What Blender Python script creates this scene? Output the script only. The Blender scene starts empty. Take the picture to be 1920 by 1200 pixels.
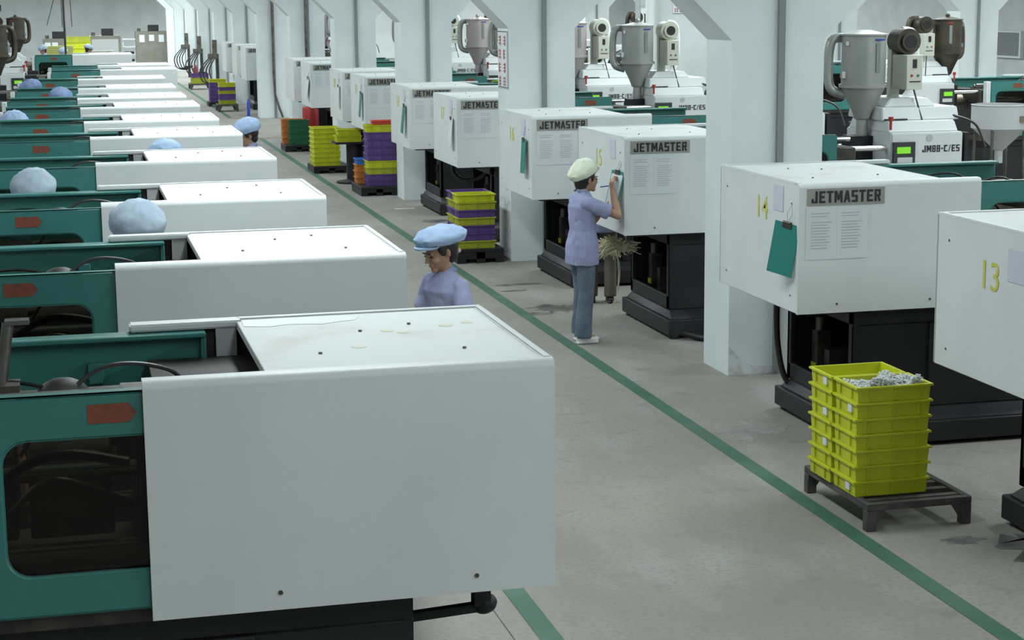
import bpy, bmesh, math, random
from mathutils import Vector, Matrix, noise
random.seed(7)
S = bpy.context.scene
COL = S.collection
R_ = math.radians

# ------------------------------------------------------------------ camera
cam = bpy.data.objects.new('camera', bpy.data.cameras.new('camera')); COL.objects.link(cam)
F, YAW, PIT, ROL = 3363.8, R_(13.924), R_(10.165), R_(-0.533)
fw = Vector((math.sin(YAW)*math.cos(PIT), math.cos(YAW)*math.cos(PIT), -math.sin(PIT)))
rt = Vector((math.cos(YAW), -math.sin(YAW), 0)); up = rt.cross(fw)
rr = rt*math.cos(ROL)+up*math.sin(ROL); uu = -rt*math.sin(ROL)+up*math.cos(ROL)
M = Matrix((rr, uu, -fw)).transposed().to_4x4(); M.translation = Vector((0, 0, 3.0))
cam.matrix_world = M
cam.data.sensor_width = 36; cam.data.lens = 36*F/1920; cam.data.clip_end = 400
S.camera = cam
# ------------------------------------------------------------------ world, lights, exposure
w = bpy.data.worlds.new('world'); S.world = w; w.use_nodes = True
w.node_tree.nodes['Background'].inputs[0].default_value = (.85, .95, 1, 1)
w.node_tree.nodes['Background'].inputs[1].default_value = .25
def area(x, y, z, sx, sy, e, c=(.895, .975, 1.0)):
    l = bpy.data.lights.new('tube_bank', 'AREA'); l.shape = 'RECTANGLE'; l.size = sx; l.size_y = sy
    l.energy = e; l.color = c
    o = bpy.data.objects.new('tube_bank', l); o.location = (x, y, z); COL.objects.link(o)
    return o
for yy in (1.5, 9.9, 16.7, 23.4, 30.1, 36.8, 43.5, 50.2, 58, 66, 74, 84):
    far = yy > 55
    for xx in (-4.5, 1.5, 9.0, 14.0, 22.0):
        e = {-4.5: 150, 1.5: 330, 9.0: 330, 14.0: 330, 22.0: 420}[xx]
        if yy < 5: e *= {1.5: .38, 9.0: 2.3}.get(xx, .6)
        if yy == 9.9 and xx == 1.5: e *= .85
        if 16 < yy < 55 and xx == 1.5: e *= .92
        if far: e *= 1.5 if yy < 70 else 3.2
        area(xx, yy, 4.9, .5, 5.0 if not far else 8.0, e)
S.view_settings.view_transform = 'Standard'; S.view_settings.look = 'None'
S.view_settings.exposure = -0.40; S.view_settings.gamma = 1; S.view_settings.use_curve_mapping = False
try:
    S.cycles.use_denoising = True
    S.cycles.max_bounces = 6; S.cycles.diffuse_bounces = 3; S.cycles.transparent_max_bounces = 8
    S.cycles.sample_clamp_indirect = 4
except Exception: pass

# ------------------------------------------------------------------ materials
def mat(name, c, rough=.5, metal=0, c2=None, nscale=4, lo=.4, hi=.65, bump=0, bscale=60, emit=None, estr=1, spec=.5, coords='Object', stretch=None):
    m = bpy.data.materials.new(name); m.use_nodes = True
    nt = m.node_tree; N = nt.nodes; Lk = nt.links; b = N['Principled BSDF']
    b.inputs['Base Color'].default_value = (*c, 1); b.inputs['Roughness'].default_value = rough
    b.inputs['Metallic'].default_value = metal; b.inputs['Specular IOR Level'].default_value = spec
    tc = N.new('ShaderNodeTexCoord'); src = tc.outputs[coords]
    if stretch:
        mp = N.new('ShaderNodeMapping'); mp.inputs['Scale'].default_value = stretch
        Lk.new(src, mp.inputs['Vector']); src = mp.outputs[0]
    if c2:
        n = N.new('ShaderNodeTexNoise'); n.inputs['Scale'].default_value = nscale; n.inputs['Detail'].default_value = 6
        r = N.new('ShaderNodeMapRange'); r.inputs['From Min'].default_value = lo; r.inputs['From Max'].default_value = hi
        x = N.new('ShaderNodeMix'); x.data_type = 'RGBA'
        x.inputs['A'].default_value = (*c, 1); x.inputs['B'].default_value = (*c2, 1)
        Lk.new(src, n.inputs['Vector']); Lk.new(n.outputs['Fac'], r.inputs['Value'])
        Lk.new(r.outputs[0], x.inputs['Factor']); Lk.new(x.outputs['Result'], b.inputs['Base Color'])
    if bump:
        n2 = N.new('ShaderNodeTexNoise'); n2.inputs['Scale'].default_value = bscale; n2.inputs['Detail'].default_value = 4
        bp = N.new('ShaderNodeBump'); bp.inputs['Strength'].default_value = bump; bp.inputs['Distance'].default_value = .01
        Lk.new(src, n2.inputs['Vector']); Lk.new(n2.outputs['Fac'], bp.inputs['Height']); Lk.new(bp.outputs[0], b.inputs['Normal'])
    if emit:
        b.inputs['Emission Color'].default_value = (*emit, 1); b.inputs['Emission Strength'].default_value = estr
    return m
MT = {}
MT['wall'] = mat('wall_paint', (.56, .60, .60), .75, c2=(.50, .54, .54), nscale=1.2, bump=.15, bscale=40, coords='Object')
MT['column'] = mat('column_paint', (.66, .72, .72), .6, c2=(.60, .66, .665), nscale=1.5, bump=.2, bscale=50)
MT['scuff'] = mat('scuffed_paint', (.36, .36, .34), .8, c2=(.60, .65, .65), nscale=7, lo=.30, hi=.55)
MT['white'] = mat('white_enamel', (.62, .66, .65), .45, c2=(.57, .61, .605), nscale=1.5, bump=.12, bscale=350)
MT['whitetop'] = mat('white_enamel_stained', (.62, .655, .65), .62, c2=(.50, .49, .42), nscale=2.6, lo=.56, hi=.78, bump=.1, bscale=200)
MT['post'] = mat('grey_post', (.50, .53, .52), .5)
MT['teal'] = mat('teal_enamel', (.040, .185, .165), .38, c2=(.034, .165, .145), nscale=2, bump=.05, bscale=300)
MT['black'] = mat('black_paint', (.010, .011, .013), .5, c2=(.018, .018, .02), nscale=3, spec=.35)
MT['charcoal'] = mat('charcoal_paint', (.022, .024, .027), .5, c2=(.035, .035, .036), nscale=5)
MT['void'] = mat('oily_metal_and_shade', (.02, .019, .017), .55, c2=(.05, .045, .035), nscale=8)  # oily machine parts, and the dark fill painted as shade under the covers
MT['steel'] = mat('dark_steel', (.16, .155, .14), .4, .7, c2=(.08, .07, .055), nscale=8)
MT['chrome'] = mat('chrome', (.75, .75, .76), .18, 1)
MT['brass'] = mat('brown_heater_band', (.22, .19, .14), .35, .6)
MT['rubber'] = mat('black_rubber', (.012, .012, .012), .45)
MT['rust'] = mat('rust_red_decal', (.21, .055, .028), .55, c2=(.15, .045, .025), nscale=30)
MT['plate'] = mat('grey_name_plate', (.27, .28, .25), .5)
MT['ink'] = mat('black_ink', (.012, .013, .016), .5)
MT['greyink'] = mat('grey_ink', (.40, .43, .46), .7)
MT['paper'] = mat('paper', (.60, .64, .66), .7)
MT['lilac'] = mat('lilac_paper', (.50, .53, .60), .7)
MT['ypaint'] = mat('yellow_paint', (.50, .50, .06), .6, c2=(.58, .62, .40), nscale=25, lo=.5, hi=.75)
MT['gline'] = mat('green_floor_paint', (.040, .115, .075), .5, c2=(.065, .15, .105), nscale=3, lo=.42, hi=.7)
MT['rline'] = mat('red_floor_paint', (.25, .12, .09), .6, c2=(.33, .25, .2), nscale=8)
MT['hopper'] = mat('grey_hopper_metal', (.36, .38, .355), .38, .25, c2=(.30, .32, .30), nscale=3)
MT['hopperpink'] = mat('pinkish_hopper_metal', (.42, .38, .37), .4, .2, c2=(.36, .33, .32), nscale=3)
MT['darkhop'] = mat('grimy_hopper_metal', (.085, .075, .05), .45, .5, c2=(.05, .045, .035), nscale=4)
MT['cream'] = mat('cream_enamel', (.52, .55, .46), .45)
MT['lcd'] = mat('lcd_green', (.15, .5, .02), .4, emit=(.25, .75, .03), estr=.55)
MT['darkglass'] = mat('dark_dial_glass', (.03, .03, .03), .15)
MT['red'] = mat('red_plastic', (.35, .03, .025), .45)
MT['yellowtag'] = mat('yellow_tag', (.55, .55, .03), .5)
MT['ycrate'] = mat('yellow_crate_plastic', (.50, .54, .010), .42, c2=(.44, .47, .012), nscale=5)
MT['ocrate'] = mat('olive_crate_plastic', (.36, .40, .02), .5, c2=(.30, .33, .02), nscale=5)
MT['pcrate'] = mat('purple_crate_plastic', (.105, .05, .22), .45, c2=(.08, .04, .17), nscale=5)
MT['gcrate'] = mat('green_crate_plastic', (.012, .12, .05), .5)
MT['orcrate'] = mat('orange_crate_plastic', (.48, .17, .03), .5)
MT['rcrate'] = mat('red_crate_plastic', (.55, .06, .04), .5)
MT['bcrate'] = mat('blue_crate_plastic', (.04, .15, .5), .5)
MT['pallet'] = mat('grimy_pallet_plastic', (.045, .043, .040), .6, c2=(.085, .078, .068), nscale=9)
MT['moulding'] = mat('translucent_moulded_parts', (.62, .66, .65), .6)
MT['skin'] = mat('skin', (.40, .24, .155), .55, c2=(.36, .21, .135), nscale=6)
MT['hair'] = mat('black_hair', (.012, .009, .008), .45, bump=.3, bscale=120)
MT['shirt'] = mat('lavender_cotton', (.285, .31, .48), .8, c2=(.25, .275, .435), nscale=6, bump=.3, bscale=22)
MT['jeans'] = mat('faded_denim', (.085, .118, .165), .85, c2=(.12, .158, .20), nscale=7, bump=.3, bscale=25)
MT['brown'] = mat('brown_trousers', (.10, .085, .065), .85, c2=(.13, .11, .09), nscale=7, bump=.3, bscale=22)
MT['dark'] = mat('dark_trousers', (.03, .035, .05), .85)
MT['capblue'] = mat('pale_blue_cap_cotton', (.29, .40, .56), .8, c2=(.25, .35, .51), nscale=8, bump=.35, bscale=30)
MT['capgrey'] = mat('greyish_blue_cap_cotton', (.34, .42, .50), .8, c2=(.29, .37, .45), nscale=8, bump=.35, bscale=30)
MT['capmid'] = mat('mid_blue_cap_cotton', (.12, .18, .33), .8, c2=(.17, .23, .38), nscale=8, bump=.35, bscale=30)
MT['capcream'] = mat('cream_cap_cotton', (.68, .74, .60), .8, c2=(.6, .66, .52), nscale=8, bump=.35, bscale=30)
MT['shoe'] = mat('white_shoe', (.62, .62, .60), .6)
MT['bshoe'] = mat('black_shoe', (.015, .015, .015), .5)
MT['darkred'] = mat('dark_red_paint', (.16, .02, .025), .5)
MT['lip'] = mat('lip', (.27, .12, .09), .5)
MT['pink'] = mat('pink_cloth', (.72, .42, .45), .7)
MT['clipteal'] = mat('teal_clipboard', (.02, .20, .165), .5)
MT['straw'] = mat('straw_raffia', (.85, .80, .58), .8, c2=(.70, .64, .42), nscale=20)
MT['glue'] = mat('faded_glue', (.56, .57, .44), .5)
MT['kiln'] = mat('olive_grey_cabinet', (.15, .15, .115), .6, c2=(.18, .18, .15), nscale=3)
MT['grey'] = mat('light_grey_panel', (.36, .38, .38), .6)
MT['bluebtn'] = mat('blue_plastic', (.02, .05, .35), .4)
MT['concretebase'] = mat('drain_grey', (.20, .23, .23), .6)
MT['lamp'] = mat('insect_lamp_tube', (.1, .2, 1), .4, emit=(.15, .4, 1), estr=6)
MT['ytray'] = mat('pale_yellow_tray', (.50, .53, .18), .5)
MT['label'] = mat('white_label', (.62, .66, .66), .6)
MT['winglass'] = mat('grey_window_glass', (.14, .16, .17), .2)
# tinted window plastic of the safety gates
m = bpy.data.materials.new('tinted_window_plastic'); m.use_nodes = True; nt = m.node_tree; N = nt.nodes
N.remove(N['Principled BSDF'])
tr = N.new('ShaderNodeBsdfTransparent'); tr.inputs[0].default_value = (.40, .38, .34, 1)
gl = N.new('ShaderNodeBsdfGlossy'); gl.inputs['Roughness'].default_value = .08
mx = N.new('ShaderNodeMixShader'); fr = N.new('ShaderNodeFresnel'); fr.inputs[0].default_value = 1.45
nt.links.new(fr.outputs[0], mx.inputs[0]); nt.links.new(tr.outputs[0], mx.inputs[1]); nt.links.new(gl.outputs[0], mx.inputs[2])
nt.links.new(mx.outputs[0], N['Material Output'].inputs[0]); MT['tint'] = m
# concrete floor: two scales of mottling, oil stains, pale spills
m = mat('concrete_floor', (.30, .29, .25), .62); nt = m.node_tree; N = nt.nodes; Lk = nt.links; b = N['Principled BSDF']
tc = N.new('ShaderNodeTexCoord')
def nz(sc, det, lo, hi, scale=(1, 1, 1)):
    mp = N.new('ShaderNodeMapping'); mp.inputs['Scale'].default_value = scale
    n = N.new('ShaderNodeTexNoise'); n.inputs['Scale'].default_value = sc; n.inputs['Detail'].default_value = det
    r = N.new('ShaderNodeMapRange'); r.inputs['From Min'].default_value = lo; r.inputs['From Max'].default_value = hi
    Lk.new(tc.outputs['Object'], mp.inputs[0]); Lk.new(mp.outputs[0], n.inputs['Vector']); Lk.new(n.outputs['Fac'], r.inputs['Value'])
    return r.outputs[0]
def mixc(a, bcol, f, mode='MIX'):
    x = N.new('ShaderNodeMix'); x.data_type = 'RGBA'; x.blend_type = mode
    if isinstance(a, tuple): x.inputs['A'].default_value = (*a, 1)
    else: Lk.new(a, x.inputs['A'])
    x.inputs['B'].default_value = (*bcol, 1); Lk.new(f, x.inputs['Factor'])
    return x.outputs['Result']
c = mixc((.270, .258, .222), (.215, .210, .186), nz(.5, 5, .35, .65))
c = mixc(c, (.285, .283, .262), nz(2.2, 8, .5, .7, (1, .5, 1)))
c = mixc(c, (.18, .18, .168), nz(5, 8, .58, .75))
c = mixc(c, (.20, .193, .17), nz(34, 5, .5, .72))
c = mixc(c, (.11, .11, .105), nz(.9, 6, .69, .76, (1, 1.6, 1)))
Lk.new(c, b.inputs['Base Color'])
n2 = N.new('ShaderNodeTexNoise'); n2.inputs['Scale'].default_value = 60; bp = N.new('ShaderNodeBump'); bp.inputs['Strength'].default_value = .15
bp.inputs['Distance'].default_value = .01; Lk.new(tc.outputs['Object'], n2.inputs['Vector']); Lk.new(n2.outputs['Fac'], bp.inputs['Height']); Lk.new(bp.outputs[0], b.inputs['Normal'])
MT['floor'] = m

# ------------------------------------------------------------------ mesh helpers
SX = 1   # -1 while building a mirrored machine
class G:
    def __init__(s): s.v = []; s.f = []
    def add(s, vs, fs):
        o = len(s.v); s.v += [tuple(v) for v in vs]; s.f += [tuple(i+o for i in f) for f in fs]; return s
    def box(s, a, b):
        (x0, y0, z0), (x1, y1, z1) = a, b
        if x0 > x1: x0, x1 = x1, x0
        if y0 > y1: y0, y1 = y1, y0
        if z0 > z1: z0, z1 = z1, z0
        return s.add([(x0,y0,z0),(x1,y0,z0),(x1,y1,z0),(x0,y1,z0),(x0,y0,z1),(x1,y0,z1),(x1,y1,z1),(x0,y1,z1)],
                     [(0,3,2,1),(4,5,6,7),(0,1,5,4),(1,2,6,5),(2,3,7,6),(3,0,4,7)])
    def frustum(s, a, b, i):   # box whose top is inset by i=(ix,iy)
        (x0, y0, z0), (x1, y1, z1) = a, b; ix, iy = i
        return s.add([(x0,y0,z0),(x1,y0,z0),(x1,y1,z0),(x0,y1,z0),(x0+ix,y0+iy,z1),(x1-ix,y0+iy,z1),(x1-ix,y1-iy,z1),(x0+ix,y1-iy,z1)],
                     [(0,3,2,1),(4,5,6,7),(0,1,5,4),(1,2,6,5),(2,3,7,6),(3,0,4,7)])
    def cyl(s, p, q, r0, r1=None, n=14, caps=True):
        r1 = r0 if r1 is None else r1; p = Vector(p); q = Vector(q); d = (q-p).normalized()
        a = d.orthogonal().normalized(); b = d.cross(a); vs = []
        for c_, r in ((p, r0), (q, r1)):
            for k in range(n):
                t = 2*math.pi*k/n; vs.append(c_+a*r*math.cos(t)+b*r*math.sin(t))
        fs = [(k, (k+1) % n, n+(k+1) % n, n+k) for k in range(n)]
        if caps: fs += [tuple(range(n-1, -1, -1)), tuple(range(n, 2*n))]
        return s.add(vs, fs)
    def tube(s, pts, r, n=8):
        pts = [Vector(p) for p in pts]; vs = []; m_ = len(pts); a = None
        for i, p in enumerate(pts):
            d = (pts[min(i+1, m_-1)]-pts[max(i-1, 0)]).normalized()
            a = (d.orthogonal() if a is None else (a-d*a.dot(d))).normalized(); b = d.cross(a)
            for k in range(n):
                t = 2*math.pi*k/n; vs.append(p+a*r*math.cos(t)+b*r*math.sin(t))
        fs = [(i*n+k, i*n+(k+1) % n, (i+1)*n+(k+1) % n, (i+1)*n+k) for i in range(m_-1) for k in range(n)]
        fs += [tuple(range(n-1, -1, -1)), tuple(range((m_-1)*n, m_*n))]
        return s.add(vs, fs)
    def lathe(s, prof, c=(0, 0, 0), n=24, caps=True):
        vs = []; m_ = len(prof)
        for r, z in prof:
            for k in range(n):
                t = 2*math.pi*k/n; vs.append((c[0]+r*math.cos(t), c[1]+r*math.sin(t), c[2]+z))
        fs = [(i*n+k, i*n+(k+1) % n, (i+1)*n+(k+1) % n, (i+1)*n+k) for i in range(m_-1) for k in range(n)]
        if caps: fs += [tuple(range(n-1, -1, -1)), tuple(range((m_-1)*n, m_*n))]
        return s.add(vs, fs)
    def prism(s, poly, a, b, axis='y'):   # poly in the other two axes, extruded from a to b
        n = len(poly)
        def P(u, v, t): return {'y': (u, t, v), 'x': (t, u, v), 'z': (u, v, t)}[axis]
        vs = [P(u, v, a) for u, v in poly]+[P(u, v, b) for u, v in poly]
        return s.add(vs, [tuple(range(n)), tuple(range(2*n-1, n-1, -1))]+[(k, n+k, n+(k+1) % n, (k+1) % n) for k in range(n)])
    def ell(s, c, r, seg=16, ring=10, rot=None):
        vs = [(0, 0, 1)]
        for i in range(1, ring):
            a = math.pi*i/ring
            for k in range(seg):
                t = 2*math.pi*k/seg; vs.append((math.sin(a)*math.cos(t), math.sin(a)*math.sin(t), math.cos(a)))
        vs.append((0, 0, -1)); L_ = len(vs)-1
        vs = [Vector((x*r[0], y*r[1], z*r[2])) for x, y, z in vs]
        if rot is not None: vs = [rot @ v for v in vs]
        vs = [v+Vector(c) for v in vs]
        fs = [(0, 1+k, 1+(k+1) % seg) for k in range(seg)]
        for i in range(ring-2):
            for k in range(seg):
                a0 = 1+i*seg+k; a1 = 1+i*seg+(k+1) % seg; fs.append((a0, a0+seg, a1+seg, a1))
        fs += [(L_, 1+(ring-2)*seg+(k+1) % seg, 1+(ring-2)*seg+k) for k in range(seg)]
        return s.add(vs, fs)
    def cap(s, p, q, r0, r1, n=14):      # tapered capsule
        s.cyl(p, q, r0, r1, n, False); s.ell(p, (r0,)*3, n, 8); s.ell(q, (r1,)*3, n, 8); return s
    def loft(s, secs, n=24):             # (cx, cy, z, rx, ry)
        vs = [(cx+rx*math.cos(2*math.pi*k/n), cy+ry*math.sin(2*math.pi*k/n), z) for cx, cy, z, rx, ry in secs for k in range(n)]
        m_ = len(secs)
        fs = [(i*n+k, i*n+(k+1) % n, (i+1)*n+(k+1) % n, (i+1)*n+k) for i in range(m_-1) for k in range(n)]
        fs += [tuple(range(n-1, -1, -1)), tuple(range((m_-1)*n, m_*n))]
        return s.add(vs, fs)
    def xf(s, Mx): s.v = [tuple(Mx @ Vector(v)) for v in s.v]; return s
    def mesh(s, name, bev=0, seg=2, smooth=True):
        me = bpy.data.meshes.new(name)
        vs = [(x*SX, y, z) for x, y, z in s.v]
        me.from_pydata(vs, [], s.f)
        bm = bmesh.new(); bm.from_mesh(me)
        bmesh.ops.recalc_face_normals(bm, faces=bm.faces)
        if bev:
            ed = [e for e in bm.edges if len(e.link_faces) == 2 and e.calc_face_angle(0) > .6]
            bmesh.ops.bevel(bm, geom=ed, offset=bev, segments=seg, affect='EDGES', clamp_overlap=True)
        bm.to_mesh(me); bm.free()
        if smooth:
            for p in me.polygons: p.use_smooth = True
            me.set_sharp_from_angle(angle=R_(40))
        return me
def obj(name, g, m, parent=None, bev=0, loc=None, kind=None, label=None, seg=2):
    me = g.mesh(name, bev, seg) if isinstance(g, G) else g
    if not me.materials: me.materials.append(MT[m])
    o = bpy.data.objects.new(name, me); COL.objects.link(o)
    if parent: o.parent = parent
    if loc: o.location = loc
    if kind: o['kind'] = kind
    if label: o['label'] = label
    return o
def tag(o, label, cat, group=None, kind=None):
    o['label'] = label
    o['category'] = cat
    if group: o['group'] = group
    if kind: o['kind'] = kind
    return o
def thing(name, label, cat, loc=(0, 0, 0), rz=0, group=None):
    o = bpy.data.objects.new(name, None); COL.objects.link(o); o.location = loc; o.rotation_euler = (0, 0, rz)
    o.empty_display_size = .1
    return tag(o, label, cat, group)
def struct(name, g, m, label, bev=0):
    o = obj(name, g, m, bev=bev, kind='structure'); o['label'] = label; return o
def dup(root, loc=None, rz=None, label=None, group=None):
    r = root.copy(); COL.objects.link(r)
    if loc is not None: r.location = loc
    if rz is not None: r.rotation_euler = (0, 0, rz)
    if label: r['label'] = label
    if group: r['group'] = group
    for ch in list(root.children):
        c_ = ch.copy(); COL.objects.link(c_); c_.parent = r
        for g2 in ch.children:
            d = g2.copy(); COL.objects.link(d); d.parent = c_
    return r
def kid(root, name): return [c_ for c_ in root.children if c_.name.split('.')[0] == name]
def text_mesh(s, size, ext=.001, off=0, sx=1, sy=1, sp=1.0):
    cu = bpy.data.curves.new('lettering', 'FONT'); cu.body = s; cu.size = size; cu.extrude = ext; cu.offset = off
    cu.space_character = sp; cu.align_x = 'CENTER'; cu.align_y = 'CENTER'; cu.resolution_u = 3
    o = bpy.data.objects.new('lettering', cu); COL.objects.link(o)
    bpy.context.view_layer.update()
    me = bpy.data.meshes.new_from_object(o.evaluated_get(bpy.context.evaluated_depsgraph_get()))
    bpy.data.objects.remove(o); bpy.data.curves.remove(cu)
    for v in me.vertices: v.co.x *= sx; v.co.y *= sy
    return me
LET = {  # condensed bold capitals as stroke polygons in a 1 x 1 cell
 'J': [[(.62,1),(.95,1),(.95,.0),(.62,.0)], [(.12,0),(.95,0),(.95,.17),(.12,.17)], [(.05,.04),(.36,.04),(.36,.38),(.05,.38)]],
 'E': [[(.05,0),(.38,0),(.38,1),(.05,1)], [(.05,0),(.95,0),(.95,.18),(.05,.18)], [(.05,.41),(.85,.41),(.85,.59),(.05,.59)], [(.05,.82),(.95,.82),(.95,1),(.05,1)]],
 'T': [[(.33,0),(.67,0),(.67,1),(.33,1)], [(.02,.82),(.98,.82),(.98,1),(.02,1)]],
 'M': [[(.02,0),(.26,0),(.26,1),(.02,1)], [(.74,0),(.98,0),(.98,1),(.74,1)], [(.12,1),(.34,1),(.6,.2),(.4,.2)], [(.66,1),(.88,1),(.6,.2),(.4,.2)]],
 'A': [[(.0,0),(.3,0),(.62,1),(.34,1)], [(.7,0),(1.0,0),(.68,1),(.38,1)], [(.2,.22),(.8,.22),(.75,.38),(.25,.38)]],
 'S': [[(.05,0),(.95,0),(.95,.17),(.05,.17)], [(.64,.1),(.95,.1),(.95,.55),(.64,.55)], [(.05,.42),(.95,.42),(.95,.59),(.05,.59)], [(.05,.5),(.36,.5),(.36,.95),(.05,.95)], [(.05,.83),(.95,.83),(.95,1),(.05,1)]],
 'R': [[(.05,0),(.37,0),(.37,1),(.05,1)], [(.05,.83),(.9,.83),(.95,.7),(.95,1),(.05,1)], [(.65,.5),(.95,.5),(.95,1),(.65,1)], [(.05,.42),(.95,.42),(.95,.58),(.05,.58)], [(.48,.46),(.78,.46),(.98,0),(.66,0)]],
 '8': [[(.05,0),(.36,0),(.36,1),(.05,1)], [(.64,0),(.95,0),(.95,1),(.64,1)], [(.05,0),(.95,0),(.95,.17),(.05,.17)], [(.05,.42),(.95,.42),(.95,.58),(.05,.58)], [(.05,.83),(.95,.83),(.95,1),(.05,1)]],
 'C': [[(.05,0),(.38,0),(.38,1),(.05,1)], [(.05,0),(.95,0),(.95,.2),(.05,.2)], [(.05,.8),(.95,.8),(.95,1),(.05,1)]],
 '-': [[(.1,.4),(.9,.4),(.9,.6),(.1,.6)]], '/': [[(.05,0),(.35,0),(.95,1),(.65,1)]]}
def block_text(word, width, height, gap=.15, depth=.001):
    adv = {'M': 1.25, '-': .6, '/': .7}; tot = sum(adv.get(c_, 1) for c_ in word)+gap*(len(word)-1); u = width/tot
    g = G(); x = -width/2
    for c_ in word:
        w_ = adv.get(c_, 1)*u
        for j, pl in enumerate(LET[c_]):
            g.prism([(x+px*w_, (py-.5)*height) for px, py in pl], -depth-j*.00012, depth+j*.00012, 'z')
        x += w_+gap*u
    return g.mesh('lettering', smooth=False)
def mesh_mod(g, voxel, smooth=4, fac=.5, disp=0, dscale=.12, name='m'):
    """one continuous skin from overlapping volumes"""
    me = g.mesh(name) if isinstance(g, G) else g
    o = bpy.data.objects.new('tmp', me); COL.objects.link(o)
    r = o.modifiers.new('r', 'REMESH'); r.mode = 'VOXEL'; r.voxel_size = voxel; r.use_smooth_shade = True
    sm = o.modifiers.new('s', 'SMOOTH'); sm.factor = fac; sm.iterations = smooth
    bpy.context.view_layer.update()
    out = bpy.data.meshes.new_from_object(o.evaluated_get(bpy.context.evaluated_depsgraph_get()))
    bpy.data.objects.remove(o); out.name = name
    if disp:
        ns = [v.normal.copy() for v in out.vertices]
        for v, n_ in zip(out.vertices, ns):
            p = v.co/dscale; q = Vector((p.x, p.y, p.z*.45+p.x*.4))
            d = noise.noise(q)*1.0+.45*noise.noise(q*2.3)
            v.co += n_*disp*(abs(d)*2-.5)
    for p in out.polygons: p.use_smooth = True
    return out

# ------------------------------------------------------------------ room
struct('floor', G().box((-10, -3, -.1), (31, 93, 0)), 'floor', 'mottled grey concrete floor with oil stains')
struct('wall_back', G().box((-10, 93, 0), (31, 93.2, 5.6)), 'wall', 'pale grey wall closing the far end of the hall')
struct('wall_right', G().box((31, -3, 0), (31.2, 93.2, 5.6)), 'wall', 'pale wall beyond the second line of columns')
struct('wall_left', G().box((-10.2, -3, 0), (-10, 93.2, 5.6)), 'wall', 'pale wall at the side of the left machine row')
struct('wall_front', G().box((-10.2, -3.2, 0), (31.2, -3, 5.6)), 'wall', 'pale wall at the near end of the hall')
struct('ceiling', G().box((-10.2, -3.2, 5.6), (31.2, 93.2, 5.8)), 'wall', 'pale ceiling slab above the hall')
# painted lines
struct('floor_line', G().box((4.16, -2, 0), (4.27, 39.95, .003)), 'gline', 'long green painted line along the right side of the aisle')
struct('floor_line', G().box((2.07, -2, 0), (2.18, 92, .003)), 'gline', 'green painted line beside the left machine row')
struct('floor_line', G().box((4.16, 47.2, 0), (4.27, 92, .003)), 'gline', 'far green painted line beyond the cross aisle')
struct('floor_line', G().box((2.2, 39.95, 0), (5.1, 40.15, .003)), 'rline', 'nearer faded red line across the aisle')
struct('floor_line', G().box((4.16, 46.95, 0), (6, 47.15, .003)), 'rline', 'farther faded red line across the aisle by the column')
struct('floor_joint', G().box((1.95, -2, 0), (1.956, 40, .0012)), 'pallet', 'thin dark joint in the concrete floor beside the left machine row')
def stain(cx, cy, rx, ry, key, label, seed, z=.0015):
    rnd = random.Random(seed); n_ = 26
    pts = [(cx+rx*math.cos(k*2*math.pi/n_)*(1+rnd.uniform(-.45, .3)), cy+ry*math.sin(k*2*math.pi/n_)*(1+rnd.uniform(-.45, .3))) for k in range(n_)]
    struct('floor_stain', G().prism(pts, 0, z, 'z'), key, label)
MT['oil'] = mat('oil_stain', (.075, .075, .068), .45, c2=(.17, .168, .155), nscale=7, lo=.42, hi=.62)
MT['spill'] = mat('pale_spill', (.285, .29, .285), .6, c2=(.25, .242, .212), nscale=9, lo=.35, hi=.55)
stain(4.62, 16.75, .30, .22, 'oil', 'dark oil stain on the floor left of the jeans-clad legs', 1)
stain(4.35, 16.5, .16, .07, 'oil', 'small oil streak on the floor left of the jeans-clad legs', 2)
stain(4.62, 18.3, .26, .08, 'oil', 'thin oil streak by the base behind the second column', 3)
stain(4.48, 17.9, .15, .05, 'oil', 'short oil streak on the floor near the second column', 4)
stain(5.12, 8.5, .26, .30, 'oil', 'black oil stain at the right edge of the photo by the machine foot', 5)
stain(4.75, 8.75, .12, .07, 'oil', 'small oil blot right of the nearest pallet', 6)
stain(4.66, 11.55, .16, .22, 'spill', 'pale spill on the floor in front of the nearest column', 7)
stain(4.45, 11.3, .08, .10, 'spill', 'small pale spill on the floor beside the green line', 8)
stain(4.9, 24.0, .22, .2, 'oil', 'oil stain at the foot of the machine by the third column', 9)
# window on right wall
wn = struct('window_1', G().box((30.9, 54.3, .95), (31, 56.2, 1.72)), 'winglass', 'grey window high in the right-hand wall')
fr_ = obj('window_frame', G().box((30.86, 54.2, .88), (30.99, 56.3, .95)).box((30.86, 54.2, 1.72), (30.99, 56.3, 1.78)).box((30.86, 54.2, .95), (30.99, 54.3, 1.72)).box((30.86, 56.2, .95), (30.99, 56.3, 1.72)), 'label', wn)

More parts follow.
